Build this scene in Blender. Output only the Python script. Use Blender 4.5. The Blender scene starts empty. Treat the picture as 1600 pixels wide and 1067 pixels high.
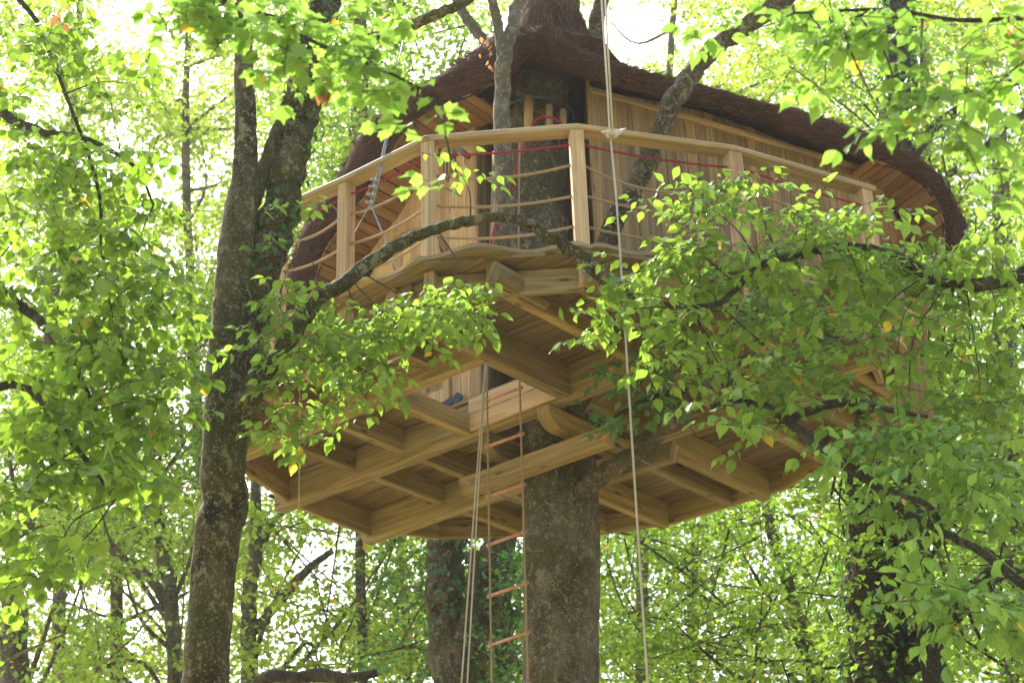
import bpy, math, random
import numpy as np
from mathutils import Vector, Matrix

random.seed(7)
RNG = np.random.default_rng(7)
R = math.radians

# ------------------------------------------------------------------ camera
F = 2700.0                       # focal length in pixels of a 1600 wide picture
VPX, VPY = 628 - 800, 4800 + 533 # zenith vanishing point, relative to the centre
zc = np.array([VPX, VPY, -F], float); zc /= np.linalg.norm(zc)
fw = np.array([0, 0, -1.0]); yc = fw - zc * fw.dot(zc); yc /= np.linalg.norm(yc)
CM = np.array([np.cross(yc, zc), yc, zc])      # camera -> world rotation
scene = bpy.context.scene
cd = bpy.data.cameras.new('camera'); cam = bpy.data.objects.new('camera', cd)
scene.collection.objects.link(cam); scene.camera = cam
cam.matrix_world = Matrix(CM.tolist()).to_4x4()
cd.sensor_width = 36; cd.lens = F / 1600 * 36
cd.clip_start = 0.05; cd.clip_end = 3000
cd.dof.use_dof = True; cd.dof.focus_distance = 10.9; cd.dof.aperture_fstop = 4.2

# ------------------------------------------------------------------ light
SUN_EL, SUN_AZ = R(50), R(-28)    # azimuth from +Y towards +X
w = bpy.data.worlds.new('World'); scene.world = w; w.use_nodes = True
nt = w.node_tree; nt.nodes.clear()
sky = nt.nodes.new('ShaderNodeTexSky'); sky.sky_type = 'NISHITA'; sky.sun_disc = False
sky.sun_elevation = SUN_EL; sky.sun_rotation = SUN_AZ; sky.air_density = 1.0; sky.dust_density = 5.0
bg = nt.nodes.new('ShaderNodeBackground'); bg.inputs[1].default_value = 0.15
wo = nt.nodes.new('ShaderNodeOutputWorld')
nt.links.new(sky.outputs[0], bg.inputs[0]); nt.links.new(bg.outputs[0], wo.inputs[0])
sd = bpy.data.lights.new('sun', 'SUN'); sd.energy = 4.0; sd.angle = R(0.6); sd.color = (1, .92, .76)
sun = bpy.data.objects.new('sun', sd); scene.collection.objects.link(sun)
sdir = Vector((math.sin(SUN_AZ) * math.cos(SUN_EL), math.cos(SUN_AZ) * math.cos(SUN_EL), math.sin(SUN_EL)))
sun.rotation_euler = sdir.to_track_quat('Z', 'Y').to_euler()
vs = scene.view_settings; vs.view_transform = 'Standard'; vs.look = 'None'; vs.gamma = 1
vs.use_curve_mapping = False; vs.exposure = 1.68
scene.cycles.max_bounces = 10; scene.cycles.diffuse_bounces = 6; scene.cycles.transmission_bounces = 8
scene.cycles.transparent_max_bounces = 8

# ------------------------------------------------------------------ coordinates
def ray(px, py): return CM @ np.array([px - 800, -(py - 533), -F], float)
def onY(px, py, Y): r = ray(px, py); return r * (Y / r[1])
def onZ(px, py, Z): r = ray(px, py); return r * (Z / r[2])
def proj(p):
    c = CM.T @ np.asarray(p, float); return 800 + c[0] / -c[2] * F, 533 - c[1] / -c[2] * F
def projv(P):
    c = np.asarray(P) @ CM; return 800 + c[:, 0] / -c[:, 2] * F, 533 - c[:, 1] / -c[:, 2] * F
DA = np.array([math.cos(R(-40)), math.sin(R(-40)), 0]); DB = np.array([-DA[1], DA[0], 0])
Zv = np.array([0, 0, 1.0])
def UV(u, v, z): return DA * u + DB * v + Zv * z
def onV(px, py, v): r = ray(px, py); return r * (v / r.dot(DB))
GROUND = -1.6

# ------------------------------------------------------------------ materials
def mat(name):
    m = bpy.data.materials.new(name); m.use_nodes = True
    n = m.node_tree.nodes; n.clear()
    o = n.new('ShaderNodeOutputMaterial'); b = n.new('ShaderNodeBsdfPrincipled')
    m.node_tree.links.new(b.outputs[0], o.inputs[0])
    return m, m.node_tree, b
def N(t, kind, **kw):
    n = t.nodes.new(kind)
    for k, v in kw.items():
        if k.startswith('i_'): n.inputs[int(k[2:]) if k[2:].isdigit() else k[2:].replace('_', ' ')].default_value = v
        else: setattr(n, k, v)
    return n
def ramp(t, fac, stops):
    r = t.nodes.new('ShaderNodeValToRGB'); e = r.color_ramp.elements
    while len(e) < len(stops): e.new(.5)
    for i, (p, c) in enumerate(stops):
        e[i].position = p; e[i].color = (*c, 1) if len(c) == 3 else c
    t.links.new(fac, r.inputs[0]); return r.outputs[0]
def mixc(t, fac, a, b, mode='MIX'):
    m = t.nodes.new('ShaderNodeMix'); m.data_type = 'RGBA'; m.blend_type = mode
    for s, x in ((0, fac), (6, a), (7, b)):
        if hasattr(x, 'is_linked') or isinstance(x, bpy.types.NodeSocket): t.links.new(x, m.inputs[s])
        else: m.inputs[s].default_value = x if s == 0 else (*x, 1)
    return m.outputs[2]
def bump(t, b, h, dist, strength=1.0):
    n = t.nodes.new('ShaderNodeBump'); n.inputs['Distance'].default_value = dist; n.inputs['Strength'].default_value = strength
    t.links.new(h, n.inputs['Height']); t.links.new(n.outputs[0], b.inputs['Normal'])
def mapped(t, co, scale):
    m = t.nodes.new('ShaderNodeMapping'); m.inputs['Scale'].default_value = scale
    t.links.new(co, m.inputs[0]); return m.outputs[0]

def wood(name, dark, light, knot=(.08, .04, .015), rough=.75, stain=None):
    m, t, b = mat(name)
    uv = t.nodes.new('ShaderNodeUVMap').outputs[0]
    oi = t.nodes.new('ShaderNodeObjectInfo')
    g = N(t, 'ShaderNodeTexNoise', i_Scale=1.0, i_Detail=5.0, i_Roughness=.62, i_Distortion=.9); t.links.new(mapped(t, uv, (1.3, 24, 1)), g.inputs[0])
    l = N(t, 'ShaderNodeTexNoise', i_Scale=1.0, i_Detail=3.0); t.links.new(mapped(t, uv, (1.1, 3.2, 1)), l.inputs[0])
    c = ramp(t, g.outputs[0], [(.32, tuple(x * .8 for x in dark)), (.46, dark), (.62, light)])
    # whole board lighter or browner than the next
    at = N(t, 'ShaderNodeAttribute', attribute_name='tint')
    ad = N(t, 'ShaderNodeMath', operation='ADD'); t.links.new(oi.outputs['Random'], ad.inputs[0]); t.links.new(at.outputs['Fac'], ad.inputs[1])
    fr = N(t, 'ShaderNodeMath', operation='FRACT'); t.links.new(ad.outputs[0], fr.inputs[0])
    c = mixc(t, 1.0, c, ramp(t, fr.outputs[0], [(0, (.72, .66, .6)), (.5, (1, 1, .98)), (1, (1.12, 1.02, .82))]), 'MULTIPLY')
    c = mixc(t, ramp(t, l.outputs[0], [(.45, (0, 0, 0)), (.8, (.55, .55, .55))]), c, stain or tuple(x * .6 for x in dark))
    v = N(t, 'ShaderNodeTexVoronoi', i_Scale=1.0); t.links.new(mapped(t, uv, (3.0, 10, 1)), v.inputs[0])
    kf = ramp(t, v.outputs['Distance'], [(.06, (.9, .9, .9)), (.17, (0, 0, 0))])
    c = mixc(t, kf, c, knot)
    t.links.new(c, b.inputs['Base Color']); b.inputs['Roughness'].default_value = rough
    b.inputs['Specular IOR Level'].default_value = .3
    bump(t, b, g.outputs[0], .003)
    return m
M = {}
M['post'] = wood('pale pine post', (.46, .32, .16), (.62, .47, .26))
M['rail'] = wood('treated pine rail', (.33, .265, .14), (.46, .375, .21))
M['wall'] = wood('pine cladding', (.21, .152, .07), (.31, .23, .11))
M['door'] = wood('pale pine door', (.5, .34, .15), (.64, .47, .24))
M['deckboard'] = wood('deck boards', (.19, .14, .062), (.30, .23, .11), stain=(.12, .115, .05))
M['beam'] = wood('treated beams', (.235, .178, .074), (.37, .29, .13), stain=(.16, .165, .06))
M['soffit'] = wood('reddish soffit boards', (.26, .15, .06), (.35, .215, .09))

def bark(name, c1, c2, lichen, moss, lich_lo=.56, scale=1.0):
    m, t, b = mat(name)
    co = t.nodes.new('ShaderNodeTexCoord').outputs['Object']
    n1 = N(t, 'ShaderNodeTexNoise', i_Scale=5 * scale, i_Detail=8.0, i_Roughness=.65); t.links.new(mapped(t, co, (1, 1, .45)), n1.inputs[0])
    n2 = N(t, 'ShaderNodeTexNoise', i_Scale=22 * scale, i_Detail=6.0, i_Roughness=.7); t.links.new(co, n2.inputs[0])
    n3 = N(t, 'ShaderNodeTexNoise', i_Scale=2.1 * scale, i_Detail=4.0); t.links.new(co, n3.inputs[0])
    v = N(t, 'ShaderNodeTexVoronoi', i_Scale=16 * scale, i_Randomness=1.0); t.links.new(mapped(t, co, (1, 1, .7)), v.inputs[0])
    c = ramp(t, n1.outputs[0], [(.4, c1), (.6, c2)])
    c = mixc(t, ramp(t, n3.outputs[0], [(.42, (0, 0, 0)), (.62, (.85, .85, .85))]), c, moss)
    mul = N(t, 'ShaderNodeMath', operation='MULTIPLY'); t.links.new(ramp(t, n2.outputs[0], [(lich_lo, (0, 0, 0)), (lich_lo + .04, (1, 1, 1))]), mul.inputs[0])
    t.links.new(ramp(t, n3.outputs[0], [(.3, (.7, .7, .7)), (.6, (.15, .15, .15))]), mul.inputs[1])
    c = mixc(t, mul.outputs[0], c, lichen)
    big = N(t, 'ShaderNodeTexNoise', i_Scale=8.0 * scale, i_Detail=7.0, i_Roughness=.68); 
    t.links.new(mapped(t, co, (1.3, 1.3, 1)), big.inputs[0])
    c = mixc(t, ramp(t, big.outputs[0], [(.57, (0, 0, 0)), (.61, (.75, .75, .75))]), c, tuple(x * .75 for x in lichen))
    n4 = N(t, 'ShaderNodeTexNoise', i_Scale=75.0 * scale, i_Detail=3.0, i_Roughness=.6); t.links.new(mapped(t, co, (1, 1, .8)), n4.inputs[0])
    c = mixc(t, ramp(t, n4.outputs[0], [(.60, (0, 0, 0)), (.66, (.75, .75, .75))]), c, lichen)
    c = mixc(t, ramp(t, n4.outputs[0], [(.33, (.7, .7, .7)), (.42, (0, 0, 0))]), c, tuple(x * .45 for x in c1))
    t.links.new(c, b.inputs['Base Color']); b.inputs['Roughness'].default_value = .9
    b.inputs['Specular IOR Level'].default_value = .2
    s = N(t, 'ShaderNodeMath', operation='ADD'); t.links.new(n2.outputs[0], s.inputs[0]); t.links.new(n1.outputs[0], s.inputs[1])
    s3 = N(t, 'ShaderNodeMath', operation='ADD'); t.links.new(s.outputs[0], s3.inputs[0]); t.links.new(v.outputs['Distance'], s3.inputs[1])
    bump(t, b, s3.outputs[0], .06)
    return m
M['bark'] = bark('smooth grey bark with lichen', (.085, .072, .042), (.235, .2, .125), (.42, .40, .25), (.085, .08, .03))
M['bark_moss'] = bark('mossy bark', (.045, .037, .016), (.17, .14, .062), (.42, .39, .22), (.075, .08, .02), .56)
M['bark_pale'] = bark('pale thin bark', (.13, .115, .075), (.24, .215, .15), (.42, .4, .3), (.12, .12, .06), .55)
M['bark_dark'] = bark('dark bark', (.05, .042, .028), (.11, .095, .062), (.2, .2, .14), (.045, .05, .022), .6)

def leafmat(name, a, b_, trans, gloss=.12, yellow=.03):
    m = bpy.data.materials.new(name); m.use_nodes = True
    t = m.node_tree; t.nodes.clear()
    o = t.nodes.new('ShaderNodeOutputMaterial')
    oi = t.nodes.new('ShaderNodeObjectInfo'); at = N(t, 'ShaderNodeAttribute', attribute_name='tint')
    ad = N(t, 'ShaderNodeMath', operation='ADD'); t.links.new(oi.outputs['Random'], ad.inputs[0]); t.links.new(at.outputs['Fac'], ad.inputs[1])
    fr = N(t, 'ShaderNodeMath', operation='FRACT'); t.links.new(ad.outputs[0], fr.inputs[0])
    yl = (.3, .2, .02)
    c = ramp(t, fr.outputs[0], [(0, a), (1 - yellow - .001, b_), (1 - yellow, yl), (1, (.26, .12, .03))])
    k = 1.25
    tr = ramp(t, fr.outputs[0], [(0, tuple(x * .55 for x in trans)), (1 - yellow - .001, tuple(x * 1.3 for x in trans)), (1 - yellow, (.5, .36, .03)), (1, (.4, .2, .04))])
    # veins: slight lighter midrib from the leaf's own UV
    uv = t.nodes.new('ShaderNodeUVMap').outputs[0]
    wv = N(t, 'ShaderNodeTexWave', i_Scale=2.6, i_Distortion=0.0, wave_type='BANDS', bands_direction='DIAGONAL')
    t.links.new(uv, wv.inputs[0])
    c = mixc(t, .25, c, mixc(t, 1.0, c, ramp(t, wv.outputs[0], [(0, (.6, .6, .6)), (1, (1.15, 1.15, 1.1))]), 'MULTIPLY'))
    tr = mixc(t, .45, tr, mixc(t, 1.0, tr, ramp(t, wv.outputs[0], [(0, (.6, .62, .6)), (1, (1.1, 1.1, 1.0))]), 'MULTIPLY'))
    d = t.nodes.new('ShaderNodeBsdfDiffuse'); tl = t.nodes.new('ShaderNodeBsdfTranslucent'); g = N(t, 'ShaderNodeBsdfGlossy'); g.inputs['Roughness'].default_value = .38
    t.links.new(c, d.inputs[0]); t.links.new(tr, tl.inputs[0])
    s1 = t.nodes.new('ShaderNodeAddShader'); t.links.new(d.outputs[0], s1.inputs[0]); t.links.new(tl.outputs[0], s1.inputs[1])
    fz = N(t, 'ShaderNodeLayerWeight'); fz.inputs[0].default_value = .3
    pw_ = N(t, 'ShaderNodeMath', operation='POWER'); pw_.inputs[1].default_value = 3.0; t.links.new(fz.outputs['Facing'], pw_.inputs[0])
    mx = N(t, 'ShaderNodeMath', operation='MULTIPLY_ADD'); mx.inputs[1].default_value = gloss * 2.2; mx.inputs[2].default_value = gloss * .25; mx.use_clamp = True; t.links.new(pw_.outputs[0], mx.inputs[0])
    s2 = t.nodes.new('ShaderNodeMixShader'); t.links.new(mx.outputs[0], s2.inputs[0])
    t.links.new(s1.outputs[0], s2.inputs[1]); t.links.new(g.outputs[0], s2.inputs[2]); g.inputs[0].default_value = (.8, .85, .8, 1)
    t.links.new(s2.outputs[0], o.inputs[0])
    return m
M['leaf_mid'] = leafmat('mid green hornbeam leaves', (.065, .12, .014), (.14, .21, .035), (.155, .255, .028), yellow=.004)
M['leaf_near'] = leafmat('fresh green near leaves', (.075, .14, .025), (.13, .21, .04), (.145, .265, .035), yellow=.004)
M['leaf_left'] = leafmat('green linden leaves', (.055, .105, .013), (.12, .19, .028), (.14, .24, .02), yellow=.004)
M['leaf_far'] = leafmat('sunlit yellow green leaves', (.08, .12, .02), (.14, .19, .03), (.21, .31, .03), yellow=.01)
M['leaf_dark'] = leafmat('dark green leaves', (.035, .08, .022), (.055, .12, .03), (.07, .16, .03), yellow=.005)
M['ivy'] = leafmat('ivy leaves', (.025, .065, .015), (.05, .11, .02), (.06, .15, .02), gloss=.15, yellow=.002)
M['leaf_dry'] = leafmat('dry brown leaves', (.22, .12, .055), (.34, .2, .1), (.2, .1, .04), gloss=.02, yellow=.01)

m, t, b = mat('dark heather thatch'); M['thatch'] = m
co = t.nodes.new('ShaderNodeTexCoord').outputs['Object']
n1 = N(t, 'ShaderNodeTexNoise', i_Scale=60.0, i_Detail=6.0, i_Roughness=.75); t.links.new(co, n1.inputs[0])
n2 = N(t, 'ShaderNodeTexNoise', i_Scale=3.0, i_Detail=4.0); t.links.new(co, n2.inputs[0])
at = N(t, 'ShaderNodeAttribute', attribute_name='tint')
c = ramp(t, n1.outputs[0], [(.35, (.028, .016, .009)), (.62, (.14, .076, .042))])
c = mixc(t, ramp(t, n2.outputs[0], [(.45, (0, 0, 0)), (.7, (.6, .6, .6))]), c, (.04, .022, .014))
c = mixc(t, ramp(t, at.outputs['Fac'], [(.0, (0, 0, 0)), (1, (.8, .8, .8))]), c, (.30, .19, .11))
t.links.new(c, b.inputs['Base Color']); b.inputs['Roughness'].default_value = .95; b.inputs['Specular IOR Level'].default_value = .1
bump(t, b, n1.outputs[0], .03)

def rope_mat(name, c1, c2):
    m, t, b = mat(name)
    uv = t.nodes.new('ShaderNodeUVMap').outputs[0]
    wv = N(t, 'ShaderNodeTexWave', i_Scale=12.0, i_Distortion=.5, bands_direction='DIAGONAL'); t.links.new(mapped(t, uv, (3.0, .35, 1)), wv.inputs[0])
    t.links.new(ramp(t, wv.outputs[0], [(.1, c1), (.7, c2)]), b.inputs['Base Color']); b.inputs['Roughness'].default_value = .85
    bump(t, b, wv.outputs[0], .004); return m
M['rope'] = rope_mat('hemp rope', (.25, .17, .08), (.5, .38, .2))
M['rope_white'] = rope_mat('off white rope', (.55, .49, .33), (.82, .76, .58))
M['rope_red'] = rope_mat('red rope', (.22, .012, .02), (.5, .03, .05))
M['rope_green'] = rope_mat('green strap', (.02, .06, .06), (.04, .11, .1))
def plain(name, c, rough=.5, metal=0.0, noise=.25):
    m, t, b = mat(name)
    co = t.nodes.new('ShaderNodeTexCoord').outputs['Object']
    n1 = N(t, 'ShaderNodeTexNoise', i_Scale=35.0, i_Detail=4.0); t.links.new(co, n1.inputs[0])
    t.links.new(ramp(t, n1.outputs[0], [(.3, tuple(x * (1 - noise) for x in c)), (.7, tuple(min(1, x * (1 + noise)) for x in c))]), b.inputs['Base Color'])
    b.inputs['Roughness'].default_value = rough; b.inputs['Metallic'].default_value = metal; return m
M['rung'] = plain('reddish turned wood', (.42, .2, .11), .6)
M['steel'] = plain('galvanised steel', (.3, .31, .33), .45, .7)
M['iron'] = plain('black wrought iron', (.022, .022, .028), .5, .3)
M['peg'] = wood('debarked peg', (.3, .22, .11), (.42, .32, .17))
M['dark'] = plain('dark opening', (.012, .01, .008), .9)
M['chime'] = plain('old brown wood', (.13, .07, .04), .7)

m, t, b = mat('leaf litter and grass'); M['ground'] = m
co = t.nodes.new('ShaderNodeTexCoord').outputs['Object']
n1 = N(t, 'ShaderNodeTexNoise', i_Scale=.6, i_Detail=8.0); t.links.new(co, n1.inputs[0])
n2 = N(t, 'ShaderNodeTexNoise', i_Scale=14.0, i_Detail=5.0); t.links.new(co, n2.inputs[0])
c = ramp(t, n1.outputs[0], [(.4, (.30, .22, .11)), (.6, (.2, .23, .08))])
c = mixc(t, .5, c, ramp(t, n2.outputs[0], [(.3, (.16, .115, .05)), (.7, (.36, .28, .14))]))
t.links.new(c, b.inputs['Base Color']); b.inputs['Roughness'].default_value = .95; bump(t, b, n2.outputs[0], .04)

# ------------------------------------------------------------------ objects
COL = scene.collection
def tag(o, label=None, cat=None, group=None, kind=None):
    if label: o['label'] = label
    if cat: o['category'] = cat
    if group: o['group'] = group
    if kind: o['kind'] = kind
    return o
def empty(name, loc, label, cat, group=None):
    o = bpy.data.objects.new(name, None); COL.objects.link(o); o.location = loc; o.empty_display_size = .1
    return tag(o, label, cat, group)
def link(name, me, parent=None, origin=None, **k):
    o = bpy.data.objects.new(name, me); COL.objects.link(o)
    if origin is not None: o.location = origin
    if parent is not None:
        pw = Vector((0, 0, 0)); q = parent
        while q is not None: pw += q.location; q = q.parent
        o.parent = parent; o.location = Vector(o.location) - pw
    return tag(o, **k)

class MB:
    """collects vertices / faces / uvs, all in world space"""
    def __init__(s): s.v = []; s.f = []; s.uv = []; s.t = []; s.smooth = []
    def add(s, vs, fs, uvs=None, tint=None, smooth=False):
        o = len(s.v); s.v += [tuple(p) for p in vs]
        tint = random.random() if tint is None else tint
        s.t += [tint] * len(vs)
        for i, f in enumerate(fs):
            s.f.append([o + k for k in f]); s.smooth.append(smooth)
            s.uv += list(uvs[i]) if uvs is not None else [(0, 0)] * len(f)
        return s
    def prism(s, base, off, lax=None):
        """base polygon (list of 3d), extruded by vector off; UV u runs along lax"""
        base = [np.asarray(p, float) for p in base]; off = np.asarray(off, float); n = len(base)
        vs = base + [p + off for p in base]
        fs = [list(range(n))[::-1], [n + i for i in range(n)]] + [[i, (i + 1) % n, n + (i + 1) % n, n + i] for i in range(n)]
        # outward orientation
        nrm = sum((np.cross(base[i], base[(i + 1) % n]) for i in range(n)), np.zeros(3))
        if nrm.dot(off) < 0: fs = [f[::-1] for f in fs]
        if lax is None:
            e = [base[(i + 1) % n] - base[i] for i in range(n)] + [off]
            lax = max(e, key=lambda a: np.linalg.norm(a))
        lax = np.asarray(lax, float) / np.linalg.norm(lax)
        ox, oy = random.random() * 40, random.random() * 40
        uvs = []
        for f in fs:
            P = [vs[k] for k in f]; nn = np.cross(P[1] - P[0], P[2] - P[1]); l = np.linalg.norm(nn)
            nn = nn / l if l > 1e-12 else Zv
            b2 = np.cross(nn, lax); l2 = np.linalg.norm(b2)
            if l2 < .2:      # end grain
                a = np.array([lax[1], lax[2], lax[0]]); a = a - lax * a.dot(lax); a /= np.linalg.norm(a); c = np.cross(lax, a)
                uvs.append([(p.dot(a) * .8 + ox, p.dot(c) * .8 + oy) for p in P])
            else:
                b2 = b2 / l2
                uvs.append([(p.dot(lax) + ox, p.dot(b2) + oy) for p in P])
        return s.add(vs, fs, uvs)
    def box(s, a, b, side, up, w, h, c=0.006):
        """bar from a to b; side/up unit axes; w along side, h along up; chamfered corners"""
        a, b, side, up = (np.asarray(q, float) for q in (a, b, side, up)); side = side / np.linalg.norm(side); up = up / np.linalg.norm(up)
        w /= 2; h /= 2
        pr = [(-w + c, -h), (w - c, -h), (w, -h + c), (w, h - c), (w - c, h), (-w + c, h), (-w, h - c), (-w, -h + c)]
        return s.prism([a + side * x + up * y for x, y in pr], b - a, b - a)
    def tube(s, pts, rad, seg=8, smooth=True, wob=0.0, cap=True, tw=0.0):
        pts = np.asarray(pts, float); n = len(pts)
        rad = np.broadcast_to(np.asarray(rad, float), (n,))
        T = np.gradient(pts, axis=0); T /= np.linalg.norm(T, axis=1)[:, None] + 1e-12
        ref = np.array([0, 0, 1.0]) if abs(T[0][2]) < .9 else np.array([1.0, 0, 0])
        vs = []; uvs = []; L = 0
        x = np.cross(ref, T[0]); x /= np.linalg.norm(x)
        ph = [random.random() * 6.28 for _ in range(6)]
        o = len(s.v); Ls = []
        for i in range(n):
            x = x - T[i] * x.dot(T[i]); x /= np.linalg.norm(x); y = np.cross(T[i], x)
            if i: L += np.linalg.norm(pts[i] - pts[i - 1])
            Ls.append(L)
            for k in range(seg):
                a = 2 * math.pi * k / seg
                rr = rad[i] * (1 + wob * (math.sin(2 * a + ph[0] + L * 1.3) * .5 + math.sin(3 * a + ph[1] - L * 2.1) * .35 + math.sin(L * 5 + ph[2] + a) * .35 + math.sin(5 * a + L * 7 + ph[3]) * .18))
                vs.append(pts[i] + rr * (math.cos(a) * x + math.sin(a) * y))
        fs = []
        for i in range(n - 1):
            for k in range(seg):
                k2 = (k + 1) % seg
                fs.append([i * seg + k, i * seg + k2, (i + 1) * seg + k2, (i + 1) * seg + k])
                uvs.append([(Ls[i], k / seg), (Ls[i], (k + 1) / seg), (Ls[i + 1], (k + 1) / seg), (Ls[i + 1], k / seg)])
        if cap:
            fs += [list(range(seg))[::-1], [(n - 1) * seg + k for k in range(seg)]]
            uvs += [[(0, 0)] * seg, [(0, 0)] * seg]
        return s.add(vs, fs, uvs, smooth=smooth)
    def mesh(s, name, m, origin):
        me = bpy.data.meshes.new(name); V = np.array(s.v, float) - np.asarray(origin)
        me.from_pydata(V.tolist(), [], s.f)
        me.uv_layers.new(name='UVMap').data.foreach_set('uv', np.array(s.uv, float).ravel())
        at = me.attributes.new('tint', 'FLOAT', 'POINT'); at.data.foreach_set('value', s.t)
        me.polygons.foreach_set('use_smooth', s.smooth)
        me.materials.append(m); return me
    def build(s, name, m, parent=None, **k):
        V = np.array(s.v); o = (V.min(0) + V.max(0)) / 2
        if parent is None: o[2] = V[:, 2].min()
        return link(name, s.mesh(name, m, o), parent, Vector(o), **k)

def smooth_path(P, rad, n=6):
    P = np.asarray(P, float); rad = np.asarray(rad, float)
    Q = np.vstack([2 * P[0] - P[1], P, 2 * P[-1] - P[-2]]); out = []; ro = []
    for i in range(len(P) - 1):
        a, b, c, d = Q[i:i + 4]
        for k in range(n):
            t = k / n
            out.append(.5 * ((2 * b) + (c - a) * t + (2 * a - 5 * b + 4 * c - d) * t * t + (-a + 3 * b - 3 * c + d) * t ** 3))
            ro.append(rad[i] * (1 - t) + rad[i + 1] * t)
    out.append(P[-1]); ro.append(rad[-1])
    return np.array(out), np.array(ro)
def pxpath(L, n=6):
    """[(px, py, depth, radius in px)] -> smoothed points and radii in metres"""
    P = [onY(a, b, c) for a, b, c, d in L]
    rad = [d * np.linalg.norm(p) / F for p, (a, b, c, d) in zip(P, L)]
    return smooth_path(P, rad, n)
def limb(name, L, m, parent, seg=14, wob=.09, jitter=.12, ground=False, n=6, **k):
    P, r = pxpath(L, n)
    if ground:
        d = P[0] - P[1]; d /= np.linalg.norm(d); g = P[0].copy(); g[:2] += d[:2] * .2; g[2] = GROUND
        mid = (P[0] + g) / 2
        P = np.vstack([[g], [mid], P]); r = np.concatenate([[r[0] * 1.5, r[0] * 1.08], r])
    b = MB(); jit = RNG.normal(0, 1, (len(P), 3)) * (r[:, None] * jitter); jit[:1] = 0; jit[-1:] = 0
    b.tube(P + jit, r, seg, wob=wob)
    return b.build(name, m, parent, **k), P, r

# ------------------------------------------------------------------ leaves
def leaf_template(kind):
    if kind == 'oval':   # toothed beech / hornbeam leaf, folded on the midrib and curling
        half = [(0.0, .0), (.17, .12), (.30, .30), (.34, .48), (.27, .68), (.13, .87), (0, 1.10)]
    elif kind == 'round':
        half = [(0.0, .03), (.27, -.03), (.45, .20), (.48, .45), (.36, .72), (.16, .9), (0, 1.06)]
    elif kind == 'lobed':
        half = [(0, 0), (.30, .02), (.40, .22), (.56, .38), (.38, .5), (.42, .74), (.18, .78), (0, 1.05)]
    if kind == 'far':
        V = np.array([(0, 0, 0), (.36, .45, .10), (0, 1, -.06), (-.36, .45, .10)]); Fc = [(0, 1, 2), (0, 2, 3)]
        return V, Fc
    mid = [(0, y, -.10 * y * y) for _, y in half]
    V = []; Fc = []
    for x, y in half: V.append((x, y, .28 * x - .12 * y * y + .04 * math.sin(y * 9)))
    n = len(half)
    for x, y in half[1:-1]: V.append((-x, y, .28 * x - .12 * y * y - .03 * math.sin(y * 8)))
    ml = n + n - 2
    for x, y in half[1:-1]: V.append((0, y, -.12 * y * y))
    r = list(range(n)); l = [0] + list(range(n, 2 * n - 2)) + [n - 1]; c = [0] + list(range(2 * n - 2, 3 * n - 4)) + [n - 1]
    for i in range(n - 1):
        for A, flip in ((r, 0), (l, 1)):
            f = [c[i], A[i], A[i + 1], c[i + 1]]
            g = []
            for q in f:
                if q not in g: g.append(q)
            Fc.append(tuple(g[::-1]) if flip else tuple(g))
    return np.array(V, float), Fc
TPL = {k: leaf_template(k) for k in ('oval', 'round', 'lobed', 'far')}
def leaf_frames(dirs, nrm):
    y = dirs / (np.linalg.norm(dirs, axis=1)[:, None] + 1e-9)
    z = nrm - y * (nrm * y).sum(1)[:, None]; z /= np.linalg.norm(z, axis=1)[:, None] + 1e-9
    x = np.cross(y, z); return np.stack([x, y, z], axis=2)     # columns
def leaf_mesh(name, P, Fr, S, kind, m, origin=(0, 0, 0), tints=None):
    V, Fc = TPL[kind]; n = len(P); nv = len(V)
    W = np.einsum('nij,vj->nvi', Fr, V) * S[:, None, None] + (P - np.asarray(origin))[:, None, :]
    me = bpy.data.meshes.new(name)
    loops = np.concatenate([np.array(f) for f in Fc]); ln = len(loops); tot = np.array([len(f) for f in Fc])
    st = np.concatenate([[0], np.cumsum(tot)[:-1]])
    me.vertices.add(n * nv); me.vertices.foreach_set('co', W.ravel())
    me.loops.add(n * ln); me.loops.foreach_set('vertex_index', (loops[None, :] + (np.arange(n) * nv)[:, None]).ravel().astype(np.int32))
    me.polygons.add(n * len(Fc)); me.polygons.foreach_set('loop_start', (st[None, :] + (np.arange(n) * ln)[:, None]).ravel().astype(np.int32))
    me.polygons.foreach_set('use_smooth', np.ones(n * len(Fc), bool))
    me.update(calc_edges=True)
    uv = np.stack([np.abs(V[loops, 0]), V[loops, 1] ], axis=1)
    me.uv_layers.new(name='UVMap').data.foreach_set('uv', np.tile(uv, (n, 1)).ravel())
    if tints is None: tints = RNG.random(n)
    at = me.attributes.new('tint', 'FLOAT', 'POINT'); at.data.foreach_set('value', np.repeat(tints, nv))
    me.materials.append(m); me.validate(); return me

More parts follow.
